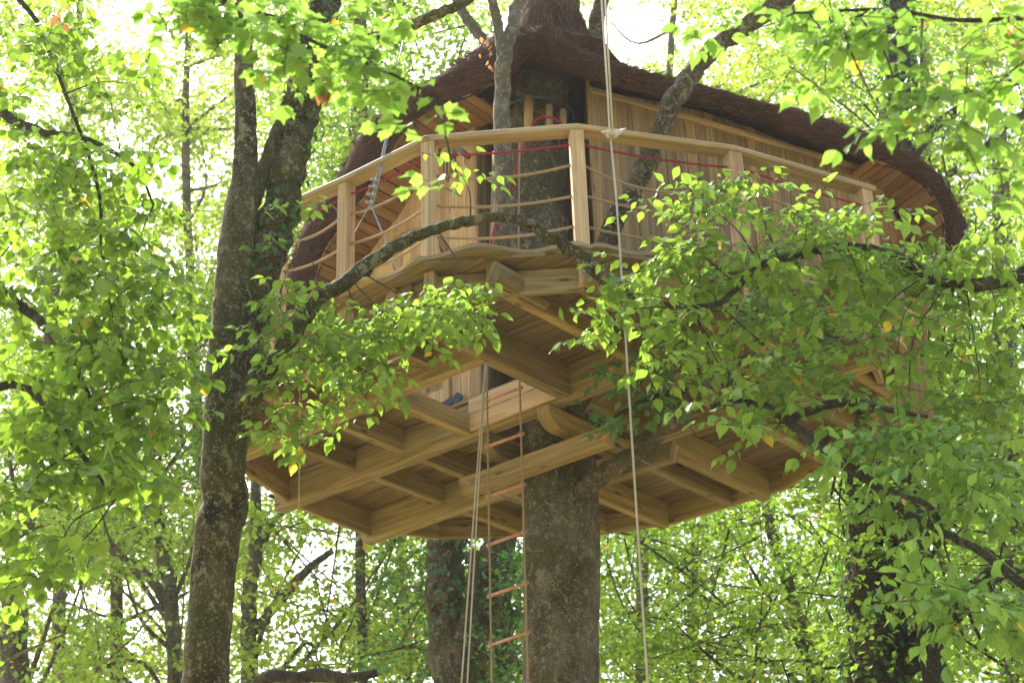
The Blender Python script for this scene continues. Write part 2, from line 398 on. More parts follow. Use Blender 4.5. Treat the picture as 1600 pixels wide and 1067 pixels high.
class Foliage:
    def __init__(s): s.P = []; s.D = []; s.N = []; s.S = []; s.tw = MB()
    def leaf(s, p, d, n, size): s.P.append(p); s.D.append(d); s.N.append(n); s.S.append(size)
    def spray(s, start, d, length, size, droop=.35, step=.6, hang=.45, twig_r=.0016, order=1):
        """a twig with alternate leaves left and right; size in metres"""
        d = np.asarray(d, float); d /= np.linalg.norm(d); p = np.asarray(start, float).copy()
        n = max(4, int(length / (size * step))); st = length / n; pts = [p.copy()]; sgn = random.choice((-1, 1))
        side = np.cross(d, Zv); side /= np.linalg.norm(side) + 1e-9
        bend = random.uniform(-.5, .5)
        for i in range(n):
            d = d + (-Zv * droop + side * bend) * st * 1.3 + RNG.normal(0, .05, 3); d /= np.linalg.norm(d)
            p = p + d * st; pts.append(p.copy())
            side = np.cross(d, Zv); side /= np.linalg.norm(side) + 1e-9
            sgn = -sgn
            ld = d * random.uniform(.35, .9) + side * sgn * random.uniform(.6, 1.1) - Zv * random.uniform(0, hang * 2)
            nn = Zv + RNG.normal(0, .38, 3)
            s.leaf(p + RNG.normal(0, .004, 3), ld, nn, size * random.uniform(.5, 1.2) * (1 - .3 * i / n))
            if order > 0 and i % 3 == 1 and i < n - 2:
                s.spray(p, d * .7 + side * sgn * .8 - Zv * .1, length * random.uniform(.3, .55) * (1 - .5 * i / n), size * .95, droop, step, hang, twig_r * .7, order - 1)
        s.leaf(p, d - Zv * hang * .5, Zv + RNG.normal(0, .2, 3), size)
        r = np.linspace(twig_r * 1.6, twig_r * .6, len(pts))
        s.tw.tube(np.array(pts), r, 4, cap=False)
    def build(s, parent, kind, m, nind, tw_mat, label=None, twigs=True):
        P = np.array(s.P); D = np.array(s.D); Nn = np.array(s.N); S = np.array(s.S)
        Fr = leaf_frames(D, Nn)
        px, py = projv(P); dist = np.linalg.norm(P, axis=1)
        infr = (px > -10) & (px < 1610) & (py > -10) & (py < 1077)
        score = np.where(infr, S / dist, 0); order = np.argsort(-score)
        ind = [i for i in order[:nind] if score[i] > 0]; ms = []
        if ind:
            for k in range(3):
                one = leaf_mesh('leaf', np.zeros((1, 3)), np.eye(3)[None], np.ones(1), kind, m, tints=np.zeros(1))
                if k:   # bend the variants a little
                    for v in one.vertices: v.co.z += (.12 if k == 1 else -.1) * v.co.y ** 2 + .06 * v.co.x * (1 if k == 1 else -1)
                ms.append(one)
        pw = Vector((0, 0, 0)); q = parent
        while q is not None: pw += q.location; q = q.parent
        for j, i in enumerate(ind):
            o = bpy.data.objects.new('leaf', ms[j % 3]); COL.objects.link(o); o.parent = parent
            mm = Matrix(Fr[i].tolist()).to_4x4(); mm = mm @ Matrix.Scale(S[i], 4); mm.translation = Vector(P[i]) - pw
            o.matrix_local = mm
        rest = np.setdiff1d(np.arange(len(P)), ind)
        if len(rest):
            me = leaf_mesh('foliage', P[rest], Fr[rest], S[rest], kind, m, origin=tuple(pw))
            o = link('foliage', me, parent, pw, kind='stuff')
        if twigs and s.tw.v: s.tw.build('twigs', tw_mat, parent, kind='stuff')

# ================================================================== GROUND
b = MB(); n = 60
xs = np.concatenate([np.linspace(-600, -40, 8), np.linspace(-36, 36, 44), np.linspace(40, 600, 8)]); vs = []; fs = []
for y in xs:
    for x in xs: vs.append((x, y, GROUND + (math.sin(x * .35) * .05 + math.sin(y * .28 + x * .11) * .06 if abs(x) < 37 and abs(y) < 37 else 0)))
for j in range(n - 1):
    for i in range(n - 1): fs.append([j * n + i, j * n + i + 1, (j + 1) * n + i + 1, (j + 1) * n + i])
b.add(vs, fs, smooth=True)
g = b.build('ground', M['ground'], kind='structure')

# ================================================================== TREE HOUSE
TH = empty('tree_house', Vector((.3, 11.7, GROUND)), 'wooden tree house with thatched roof and railed deck built round the big tree trunk', 'tree house')
DT, DBm, JB, BB = 5.40, 5.372, 5.19, 5.10       # deck top, board underside, joist bottom, beam bottom
POLY = [(-1.66, 10.35), (-1.12, 9.97), (-.53, 9.5), (.5, 9.42), (1.55, 9.74), (2.5, 10.3), (2.78, 11.1), (2.7, 11.95), (2.45, 12.65), (2.2, 13.1), (1.35, 13.8), (.75, 14.0), (-.69, 14.0), (-1.25, 13.75), (-1.82, 12.98), (-2.12, 12.2), (-2.12, 11.2)]
PUV = [(p[0] * DA[0] + p[1] * DA[1], p[0] * DB[0] + p[1] * DB[1]) for p in POLY]
def clip(poly, ax, lim, keep_less):
    out = []
    for i in range(len(poly)):
        a, c = poly[i], poly[(i + 1) % len(poly)]
        ia = (a[ax] <= lim) == keep_less; ic = (c[ax] <= lim) == keep_less
        if ia: out.append(a)
        if ia != ic:
            t = (lim - a[ax]) / (c[ax] - a[ax]); out.append((a[0] + (c[0] - a[0]) * t, a[1] + (c[1] - a[1]) * t))
    return out
def clipbox(poly, u0, u1, v0, v1):
    for ax, lim, k in ((0, u0, False), (0, u1, True), (1, v0, False), (1, v1, True)):
        if len(poly) < 3: return []
        poly = clip(poly, ax, lim, k)
    return poly
def area(p): return abs(sum(p[i][0] * p[(i + 1) % len(p)][1] - p[(i + 1) % len(p)][0] * p[i][1] for i in range(len(p)))) / 2 if len(p) > 2 else 0
HOLE = (-7.97, -6.88, 7.86, 8.62)           # hatch
TRK = (-7.66, -6.92, 8.78, 9.56)            # trunk opening
v = 6.88; k = 0
while v < 11.5:
    v1 = v + .118
    spans = [(-11, 0)]
    for h in (HOLE, TRK):
        if v1 > h[2] and v < h[3]:
            spans = [q for a, c in spans for q in ((a, min(c, h[0])), (max(a, h[1]), c)) if q[1] - q[0] > .05]
    for a, c in spans:
        pl = clipbox(PUV, a, c, v, v1)
        if area(pl) > .004:
            z = DBm + random.uniform(0, .003)
            MB().prism([UV(p[0], p[1], z) for p in pl], (0, 0, DT - DBm), DA).build('deck_plank', M['deckboard'], TH)
    v += .118 + (.013 if k % 3 == 1 else .006); k += 1
def vrange(u):
    p = clipbox(PUV, u - .02, u + .02, 0, 20); return (min(q[1] for q in p), max(q[1] for q in p))
def urange(v):
    p = clipbox(PUV, -20, 5, v - .02, v + .02); return (min(q[0] for q in p), max(q[0] for q in p))
# main beams run along DA (far bottom edge at v)
BEAMS = {}
for nm, vfar, wd in (('A0', 7.85, .09), ('A1', 8.77, .11), ('A2', 9.79, .11)):
    a, c = urange(vfar)
    a2, c2 = (a - .07, c - .05)
    if nm == 'A0': a2, c2 = a + .06, -6.80
    if nm == 'A2': a2, c2 = a - .06, c - .06
    MB().box(UV(a2, vfar - wd / 2, (BB + DBm) / 2 - .004), UV(c2, vfar - wd / 2, (BB + DBm) / 2 - .004), DB, Zv, wd, DBm - BB - .008, .008).build('beam', M['beam'], TH)
    BEAMS[nm] = (vfar - wd, vfar)
# joists run along DB between the beams (far/left bottom edge at u)
def joist(u, v0, v1, wd=.075, zb=JB, nm='joist', cc=.006):
    zt = DBm - .003
    MB().box(UV(u, v0, (zb + zt) / 2), UV(u, v1, (zb + zt) / 2), DA, Zv, wd, zt - zb, cc).build(nm, M['beam'], TH)
for u, wd in ((-8.93, .075), (-8.41, .075), (-7.90, .085), (-7.27, .075), (-6.91, .09), (-6.22, .075), (-5.72, .07), (-5.22, .075)):
    lo, hi = vrange(u); lo += .09; hi -= .07
    cuts = [lo]
    for nm in ('A0', 'A1', 'A2'):
        if nm == 'A0' and u > -6.8: continue
        cuts += list(BEAMS[nm])
    cuts.append(hi)
    for i in range(0, len(cuts), 2):
        a, c = cuts[i], cuts[i + 1]
        if c - a < .12: continue
        if i and HOLE[0] < u < HOLE[1] and a < HOLE[2] + .05 and c > HOLE[2]: continue
        if TRK[0] < u < TRK[1] and 8.7 < a < 9.2: continue
        if u == -7.90 and 8.7 < a < 9.2: continue
        joist(u + random.uniform(-.01, .01), max(a, lo) + .002, min(c, hi) - .002, wd, BB + .03 if u == -6.91 and a > 9 else (JB - .04 if u == -7.90 else JB) + random.uniform(-.01, .01))
MB().box(UV(-7.72, BEAMS['A0'][1] + .002, 5.18), UV(-7.72, BEAMS['A1'][0] - .002, 5.18), DA, Zv, .095, .15, .008).build('joist', M['beam'], TH)      # hatch trimmers
joist(-6.80, vrange(-6.80)[0] + .12, BEAMS['A1'][0] - .002, .10, BB + .01)
joist(-6.93, BEAMS['A1'][1] + .002, BEAMS['A2'][0] - .002, .08)
joist(-7.72, BEAMS['A1'][1] + .002, BEAMS['A2'][0] - .002, .08)
# pale boards lining the hatch side of the middle beam
for k in range(2):
    MB().box(UV(-7.68, 8.642, 5.185 + k * .132), UV(-6.86, 8.642, 5.185 + k * .132), DB, Zv, .024, .128, .004).build('hatch_board', M['door'], TH)
# rim boards round the edge, scalloped edge boards on top
C0 = np.array([.3, 11.7])
for i in range(len(POLY)):
    a = np.array(POLY[i]); c = np.array(POLY[(i + 1) % len(POLY)]); e = (c - a); L = np.linalg.norm(e); e /= L
    nrm = np.array([e[1], -e[0]])
    if nrm.dot((a + c) / 2 - C0) < 0: nrm = -nrm
    near = i <= 5 or i == 16
    ins = .17 if near else .03
    zb = 5.135 if i in (13, 14, 15) else JB
    a3 = np.array([*(a - nrm * ins), (zb + DBm) / 2]); c3 = np.array([*(c - nrm * ins), (zb + DBm) / 2])
    dz_ = Zv * random.uniform(-.003, .003)
    MB().box(a3 + np.array([*e, 0]) * (ins * .25) + dz_, c3 - np.array([*e, 0]) * (ins * .25) + dz_, (*nrm, 0), Zv, .045, DBm - zb - .010).build('rim_board', M['beam'], TH)
    if near or i == 15:
        ns = 26; out = []; inn = []
        ph = [3.5, .6, 5.2, 2.1, 1.2, .2, 4][i % 7]
        for k in range(ns + 1):
            t = k / ns; q = a + (c - a) * t
            off = .0 + .06 * math.sin(t * math.pi) ** .5 * (1 + 1.15 * math.sin(t * L * 8.6 + ph)) 
            out.append((*(q + nrm * off), DT + .003)); inn.append((*(q - nrm * .20), DT + .003))
        MB().prism(out + inn[::-1], (0, 0, .028), (*e, 0)).build('edge_board', M['rail'], TH)
# joist stubs poking out under the scalloped edge
for (px, py, l_) in ((648, 478, .26), (772, 424, .24), (905, 440, .16), (545, 500, .12)):
    e_ = onZ(px, py, 5.27); MB().box(e_, e_ + DB * .5, DA, Zv, .085, .15, .03).build('joist', M['beam'], TH)
# clamp beams round the trunk
def cbeam(u0, v0, u1, v1, z0, z1, wd, rounded=True):
    a, c = UV(u0, v0, z0), UV(u1, v1, z0); d = c - a; L = np.linalg.norm(d); d /= L; s = np.cross(d, Zv); h = z1 - z0
    q = 1.0 if rounded else .3
    prof = [(0, h), (0, h * (1 - .45 * q)), (.05 * q, h * .8 * (1 - q) + h * .2 * q), (.12 * q, 0), (L - .12 * q, 0), (L - .05 * q, h * .8 * (1 - q) + h * .2 * q), (L, h * (1 - .45 * q)), (L, h)]
    MB().prism([a - s * wd / 2 + d * x + Zv * y for x, y in prof], s * wd, d).build('clamp_beam', M['beam'], TH)
cbeam(-7.93, 8.84, -6.53, 8.84, 4.735, 4.865, .10, False)
cbeam(-7.60, 9.50, -6.46, 9.50, 4.80, 4.93, .10, False)
cbeam(-6.97, 8.62, -6.97, 9.75, 4.945, 5.09, .11)
cbeam(-7.60, 8.70, -7.60, 9.85, 4.945, 5.09, .11)
for (uu, vv, zz) in ((-7.82, 8.78, 4.80), (-6.66, 8.78, 4.80)):
    a = UV(uu, vv - .05, zz)
    MB().tube([a, a + DB * .80], .006, 8).build('threaded_rod', M['steel'], TH)
for (uu, vv) in ((-9.84, 8.72), (-9.86, 9.73)):
    a = UV(uu, vv, BB + .13)
    MB().tube([a - DB * .09, a + DB * .09], .016, 8).build('bolt', M['iron'], TH)

# pale sawn ends of the two long beams
for u_, v_, w_ in ((urange(8.77)[0] - .072, 8.715, .104), (urange(9.79)[0] - .062, 9.735, .104)):
    MB().box(UV(u_ - .004, v_, (BB + DBm) / 2 - .004), UV(u_ + .004, v_, (BB + DBm) / 2 - .004), DB, Zv, w_, DBm - BB - .014, .008).build('beam_end', M['post'], TH)
# railing ---------------------------------------------------------
POSTS = [(-2.02, 11.25), (-1.60, 10.44), (-1.10, 10.09), (-.505, 9.62), (.465, 9.54), (1.525, 9.86), (2.50, 10.40)]
ztop = 6.345
tops = []
for i, (x, y) in enumerate(POSTS):
    p = np.array([x, y]); q = np.array(POSTS[min(i + 1, 6)]) - np.array(POSTS[max(i - 1, 0)]); q = q / np.linalg.norm(q)
    wd = .092 if i != 5 else .1
    zb = DT + .03
    if i == 5:   # the carved post: wavy outline
        out = []; K = 24
        for k in range(K + 1):
            z = zb + (ztop - zb) * k / K; ww = .05 + .012 * math.sin(k * .95) * (1 if k < 16 else .3)
            out.append((ww, z))
        Lp = [np.array([x, y, 0]) + np.array([*q, 0]) * w_ + Zv * z for w_, z in out] + [np.array([x, y, 0]) - np.array([*q, 0]) * .045 + Zv * z for w_, z in out[::-1]]
        sd_ = np.array([q[1], -q[0], 0]); MB().prism([l - sd_ * .045 for l in Lp], sd_ * .09, Zv).build('railing_post', M['post'], TH, label='post with a carved wavy side')
    else:
        MB().box((x, y, zb), (x, y, ztop), (*q, 0), (-q[1], q[0], 0), wd, wd, .007).build('railing_post', M['post'], TH)
    bq = np.array([x, y, JB + .09]); bn = np.array([x, y, 0]) - np.array([.3, 11.7, 0]); bn /= np.linalg.norm(bn)
    MB().tube([bq + bn * .03, bq + bn * .052], .011, 6, smooth=False).build('bolt', M['steel'], TH)
    MB().box((x, y, JB + .02), (x, y, DBm - .005), (*q, 0), (-q[1], q[0], 0), .07, .07, .007).build('post_foot', M['post'], TH)
for i in range(len(POSTS) - 1):
    a, c = np.array(POSTS[i]), np.array(POSTS[i + 1])
    def mit(j):
        if j == 0: e = np.array(POSTS[1]) - np.array(POSTS[0])
        elif j == len(POSTS) - 1: e = np.array(POSTS[-1]) - np.array(POSTS[-2])
        else:
            e1 = np.array(POSTS[j]) - np.array(POSTS[j - 1]); e2 = np.array(POSTS[j + 1]) - np.array(POSTS[j])
            e = e1 / np.linalg.norm(e1) + e2 / np.linalg.norm(e2)
        e = e / np.linalg.norm(e); return np.array([-e[1], e[0]]) 
    na, nc = mit(i), mit(i + 1); e = (c - a) / np.linalg.norm(c - a); n0 = np.array([-e[1], e[0]])
    hw = .062
    if i == 5: c = c + e * .07
    A1_, A2_ = a + na * hw / na.dot(n0) + e * .001, a - na * hw / na.dot(n0) + e * .001
    C1_, C2_ = c + nc * hw / nc.dot(n0) - e * .001, c - nc * hw / nc.dot(n0) - e * .001
    z0 = ztop + .002
    b = MB()
    # rounded handrail section built as stacked prisms: lower body and eased top
    def ring(f, z): return [np.array([*(m_ + (p_ - m_) * f), z]) for p_, m_ in ((A1_, a), (A2_, a), (C2_, c), (C1_, c))]
    rows = [ring(.9, z0), ring(1, z0 + .008), ring(1, z0 + .03), ring(.86, z0 + .042)]
    vs = [q for r_ in rows for q in r_]; fs = [[3, 2, 1, 0], [12, 13, 14, 15]]
    for k in range(3):
        for j in range(4): fs.append([k * 4 + j, k * 4 + (j + 1) % 4, (k + 1) * 4 + (j + 1) % 4, (k + 1) * 4 + j])
    ox = random.random() * 30; e3 = np.array([*e, 0]); n3 = np.array([*n0, 0])
    b.add(vs, fs, [[(float(vs[q].dot(e3)) + ox, float(vs[q].dot(n3)) + float(vs[q][2])) for q in f] for f in fs])
    b.build('handrail', M['rail'], TH)
    # ropes strung between the posts
    ins = .04
    for j, (h, sag) in enumerate(((.235, .05), (.47, .045), (.70, .05))):
        if i == 4 and j == 2: sag = .13
        a3 = np.array([*(a + e * ins), DT + h]); c3 = np.array([*(c - e * ins), DT + h + random.uniform(-.01, .01)])
        T = np.linspace(0, 1, 15); sagk = sag * random.uniform(.75, 1.1)
        P = a3[None] * (1 - T)[:, None] + c3[None] * T[:, None]; P[:, 2] -= sagk * 4 * T * (1 - T)
        MB().tube(P, .0095, 8).build('railing_rope', M['rope'], TH)
    a3 = np.array([*(a + e * ins), DT + .86]); c3 = np.array([*(c - e * ins), DT + .86 + (.0 if i < 4 else -.02)])
    T = np.linspace(0, 1, 11); P = a3[None] * (1 - T)[:, None] + c3[None] * T[:, None]; P[:, 2] -= .02 * 4 * T * (1 - T)
    MB().tube(P, .0075, 8).build('railing_rope', M['rope_red'], TH, label='red rope strung just below the handrail')

# cabin -----------------------------------------------------------
VW = 8.86                                  # left wall plane (dir DA)
VO = 8.44                                  # front plane of the roof edge over the left wall
outL_px = [(846, 48), (800, 52), (765, 62), (720, 92), (680, 122), (645, 146), (612, 166), (587, 182), (557, 218), (534, 261), (512, 293), (491, 322), (470, 362), (455, 400), (440, 450), (432, 500)]
innL_px = [(846, 88), (815, 92), (796, 122), (735, 148), (705, 158), (678, 172), (650, 190), (630, 212), (612, 238), (590, 275), (570, 308), (548, 335), (528, 362), (508, 392), (494, 430), (486, 480)]
outL = np.array([onV(x, y, VO) for x, y in outL_px]); innL = np.array([onV(x, y, VO + .02) for x, y in innL_px])
uin = innL @ DA; zin = innL[:, 2]
o_ = np.argsort(uin)
def ztopL(u): return float(np.interp(u, uin[o_], zin[o_]))
uR = float((onV(747, 300, VW)) @ DA)       # right end of the left wall
uL = -9.72
LW = MB()
for z in (DT + .25, DT + 1.2, DT + 2.1):
    if z < ztopL(-8.6): LW.box(UV(max(uL, -9.4 if z > 7 else uL), VW + .05, z), UV(uR, VW + .05, z), DB, Zv, .04, .09)
wallL = LW.build('wall', M['wall'], TH, label='left wall under the curved gable')
u = uL; ud0, ud1 = -9.02, uR - .32          # door span
def arch(u): 
    c = (ud0 + ud1) / 2; hw = (ud1 - ud0) / 2; x = abs(u - c) / hw
    return DT + 1.25 + .55 * math.sqrt(max(0, 1 - x * x)) if x <= 1 else DT
DOOR = MB()
DOOR.box(UV(ud0 + .06, VW - .02, DT + .32), UV(ud1 - .06, VW - .02, DT + .32), DB, Zv, .02, .09)
door = DOOR.build('door', M['door'], TH)
while u < uR - .02:
    w_ = .098; u1 = min(u + w_ - .004, uR)
    z0, z1 = ztopL(u) - .0, ztopL(u1)
    um = (u + u1) / 2
    if min(z0, z1) > DT + .3:
        indoor = ud0 < um < ud1
        zb = DT + .03 if not indoor else arch(um) + .01
        if min(z0, z1) - zb > .05:
            za, zb2 = (arch(u) + .01, arch(u1) + .01) if indoor else (zb, zb)
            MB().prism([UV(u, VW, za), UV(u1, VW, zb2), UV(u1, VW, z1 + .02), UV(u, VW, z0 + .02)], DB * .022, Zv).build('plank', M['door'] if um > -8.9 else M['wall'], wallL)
        if indoor:
            MB().prism([UV(u, VW - .03, DT + .05), UV(u1, VW - .03, DT + .05), UV(u1, VW - .03, max(DT + .3, arch(u1) - .012)), UV(u, VW - .03, max(DT + .3, arch(u) - .012))], DB * .025, Zv).build('plank', M['door'], door)
    u += w_
# door furniture
def hinge(uh, zh, L):
    pr = [(0, .028), (L * .55, .016), (L * .7, .03), (L * .78, .02), (L * .88, .05), (L * .95, .03), (L, 0), (L * .95, -.03), (L * .88, -.05), (L * .78, -.02), (L * .7, -.03), (L * .55, -.016), (0, -.028)]
    MB().prism([UV(uh + x, VW - .05, zh + y) for x, y in pr], DB * .012).build('hinge', M['iron'], door)
ph = onV(722, 618, VW - .05); hinge(float(ph @ DA) - .42, float(ph[2]), .42)
hinge(ud0 + .03, DT + 1.15, .40)
pw = onV(576, 440, VW - .01)
tp = []
for k in range(24):
    a = k / 24 * 2 * math.pi; tp.append(pw + DA * .085 * math.cos(a) + Zv * .13 * math.sin(a))
MB().prism(tp, -DB * .012).build('porthole', M['dark'], TH, label='small dark oval opening beside the door')
# trim board over the door
b = MB(); T = np.linspace(0, 1, 15); c_ = (ud0 + ud1) / 2; hw = (ud1 - ud0) / 2
P = [UV(c_ - hw * math.cos(math.pi * t) * 1.04, VW - .012, DT + 1.25 + .58 * math.sin(math.pi * t)) for t in T]
for k in range(14): b.box(P[k], P[k + 1], DB, np.cross(DB, P[k + 1] - P[k]), .02, .035, .003)
b.build('door_trim', M['soffit'], TH)
# recess behind the trunk
RW0 = np.array([.66, 11.30]); aR = R(29); DR = np.array([math.cos(aR), math.sin(aR), 0]); DRn = np.array([-DR[1], DR[0], 0])
def onR(px, py, off=0.0):
    r = ray(px, py); P0 = np.array([RW0[0], RW0[1], 0]) - DRn * off; return r * (P0.dot(DRn) / r.dot(DRn))
cor = UV(uR, VW, 0)[:2]; back1 = (UV(uR, VW + .95, 0))[:2]; back2 = RW0 + np.array([-.0, 1.05])
rec = MB(); rec.box((*back1, DT + .3), (*back2, DT + .3), Zv, np.cross(Zv, np.array([*(back2 - back1), 0])), .05, .05)
wallN = rec.build('wall', M['wall'], TH, label='shaded recess wall behind the trunk')
for a, c in ((cor, back1), (back1, back2), (back2, RW0)):
    L = np.linalg.norm(c - a); e = (c - a) / L; k = 0; nb = int(L / .1); 
    for k in range(nb):
        p, q = a + e * L * k / nb, a + e * (L * (k + 1) / nb - .004); nn = np.array([-e[1], e[0], 0])
        MB().prism([(*p, DT + .03), (*q, DT + .03), (*q, 8.25), (*p, 8.25)], nn * .02, Zv).build('plank', M['wall'], wallN)
# right wall
SR = 3.02
outR_px = [(846, 48), (880, 64), (915, 82), (960, 97), (1000, 110), (1080, 131), (1160, 152), (1240, 172), (1300, 188), (1360, 210), (1415, 235), (1440, 249), (1462, 268), (1485, 300), (1508, 345), (1505, 390), (1498, 430)]
innR_px = [(846, 88), (876, 97), (905, 114), (950, 130), (1000, 141), (1060, 152), (1128, 168), (1200, 192), (1300, 233), (1360, 250), (1402, 262), (1430, 276), (1448, 290), (1462, 312), (1476, 350), (1476, 390), (1470, 430)]
OVR = .30
outR = np.array([onR(x, y, OVR) for x, y in outR_px]); innR = np.array([onR(x, y, OVR - .03) for x, y in innR_px])
def sR(P): return float((np.asarray(P)[:2] - RW0) @ DR[:2])
sin_ = np.array([sR(p) for p in innR]); zi_ = innR[:, 2]
oo = np.argsort(sin_[:12])
def ztopR(s): return float(np.interp(s, sin_[:12][oo], zi_[:12][oo])) + .16
SR = sin_[10] - .05
RW = MB()
for z in (DT + .3, DT + 1.3): RW.box((*(RW0 + DR[:2] * .05 + DRn[:2] * .05), z), (*(RW0 + DR[:2] * SR + DRn[:2] * .05), z), DRn, Zv, .04, .09)
wallR = RW.build('wall', M['wall'], TH, label='long right wall of vertical boards')
nb = int(SR / .1)
for k in range(nb):
    s0, s1 = SR * k / nb, SR * (k + 1) / nb - .005
    p, q = RW0 + DR[:2] * s0, RW0 + DR[:2] * s1
    zb = DT + .03 if s1 < 2.2 else DT + .03 + (s1 - 2.2) * .9
    j = DRn * random.uniform(-.004, .004)
    MB().prism([np.array([*p, zb]) + j, np.array([*q, zb]) + j, np.array([*q, ztopR(s1) - .03]) + j, np.array([*p, ztopR(s0) - .03]) + j], DRn * .022, Zv).build('plank', M['wall'], wallR)
b = MB()
P = np.array([innR[3] * (1 - q) + innR[10] * q + DRn * (OVR * .85) + Zv * .10 for q in np.linspace(0, 1, 3)])
for k in range(len(P) - 1): b.box(P[k], P[k + 1], DRn, np.cross(DRn, P[k + 1] - P[k]), .03, .05, .004)
b.build('eave_board', M['rail'], TH)
# right end wall, reddish, and its bracket beam
p1 = RW0 + DR[:2] * (SR + .01); aE = R(47); DE = np.array([math.cos(aE), math.sin(aE), 0]); DEn = np.array([-DE[1], DE[0], 0])
rec = MB(); rec.box((*(p1 + DE[:2] * .02 + DEn[:2] * .04), DT + 1.5), (*(p1 + DE[:2] * .6 + DEn[:2] * .04), DT + 1.5), DEn, Zv, .04, .09)
wallE = rec.build('wall', M['soffit'], TH, label='reddish boards at the right end of the cabin')
zs = ztopR(SR) - .03
for k in range(9):
    p, q = p1 + DE[:2] * k * .1, p1 + DE[:2] * (k * .1 + .095)
    za, zb2 = zs - .02 - .09 * k - .006 * k * k, zs - .02 - .09 * (k + 1) - .006 * (k + 1) ** 2
    ze0, ze1 = DT + .95 + k * .045, DT + .95 + (k + 1) * .045
    if zb2 - ze1 < .05: break
    MB().prism([(*p, ze0), (*q, ze1), (*q, zb2), (*p, za)], DEn * .022, Zv).build('plank', M['soffit'], wallE)
a = onR(1385, 268, .02); c = onR(1462, 288, .28)
MB().box(a, c, DRn, np.cross(DRn, c - a), .08, .085).build('bracket', M['rail'], TH)
# tapering plank panel hanging below the cabin's right corner
pp = [onR(x, y, -.06) for x, y in ((1322, 440), (1436, 440), (1402, 548), (1392, 548))]
s0, s1 = sR(pp[0]), sR(pp[1]); zt = pp[0][2]; zb_ = pp[2][2]; sa, sb = sR(pp[3]), sR(pp[2])
rec = MB(); rec.box(pp[0] + DRn * .05, pp[1] + DRn * .05, DRn, Zv, .04, .08); wallP = rec.build('panel', M['door'], TH, label='tapering panel of pale boards below the right corner')
for k in range(8):
    f0, f1 = k / 8, (k + 1) / 8 - .006
    def S(f, t): return np.array([*(RW0 + DR[:2] * ((s0 + (s1 - s0) * f) * (1 - t) + (sa + (sb - sa) * f) * t) + DRn[:2] * .06), zt * (1 - t) + zb_ * t])
    MB().prism([S(f0, 0), S(f1, 0), S(f1, 1), S(f0, 1)], DRn * .02, Zv).build('plank', M['door'], wallP)
# back and side walls of the cabin (seen from the side)
for nm, a, c, h in (('l', UV(uL, VW + .03, 0)[:2], np.array([-1.15, 13.6]), 7.9), ('b', np.array([-1.15, 13.6]), np.array([2.35, 13.05]), 8.1), ('r', np.array([2.35, 13.05]), p1 + DE[:2] * .55, 7.7)):
    rec = MB(); e = (c - a); L = np.linalg.norm(e); e /= L; nn = np.array([-e[1], e[0], 0])
    rec.box((*(a + e * .03), DT + 1.0), (*(c - e * .03), DT + 1.0), nn, Zv, .04, .09)
    wl = rec.build('wall', M['wall'], TH, label='rear wall of the cabin'); nb = max(2, int(L / .14))
    for k in range(nb):
        p, q = a + e * L * k / nb, a + e * (L * (k + 1) / nb - .004)
        MB().prism([(*p, DT + .03), (*q, DT + .03), (*q, h), (*p, h)], nn * .022, Zv).build('plank', M['wall'], wl)
# soffit boards under the left overhang
for k in range(3, len(innL) - 1):
    a, c = innL[k], innL[k + 1]
    if c[2] < DT + .2: break
    L = np.linalg.norm(c - a); nbd = max(1, int(L / .09))
    for j in range(nbd):
        p = a + (c - a) * (j / nbd); q = a + (c - a) * ((j + 1) / nbd - .05)
        up = np.cross(DB, c - a); up /= np.linalg.norm(up); up = up if up[2] > 0 else -up
        MB().prism([p, q, q + DB * (VW - VO + .02), p + DB * (VW - VO + .02)], up * .02, DB).build('soffit_board', M['soffit'], TH)
for k in range(9, len(innR) - 1):
    a, c = innR[k], innR[k + 1]
    L = np.linalg.norm(c - a); nbd = max(1, int(L / .09))
    for j in range(nbd):
        p = a + (c - a) * (j / nbd); q = a + (c - a) * ((j + 1) / nbd - .05)
        up = np.cross(DRn, c - a); up /= np.linalg.norm(up)
        if up.dot(outR[k] - innR[k]) < 0: up = -up
        MB().prism([p, q, q + DRn * .42, p + DRn * .42], up * .02, DRn).build('soffit_board', M['soffit'], TH)
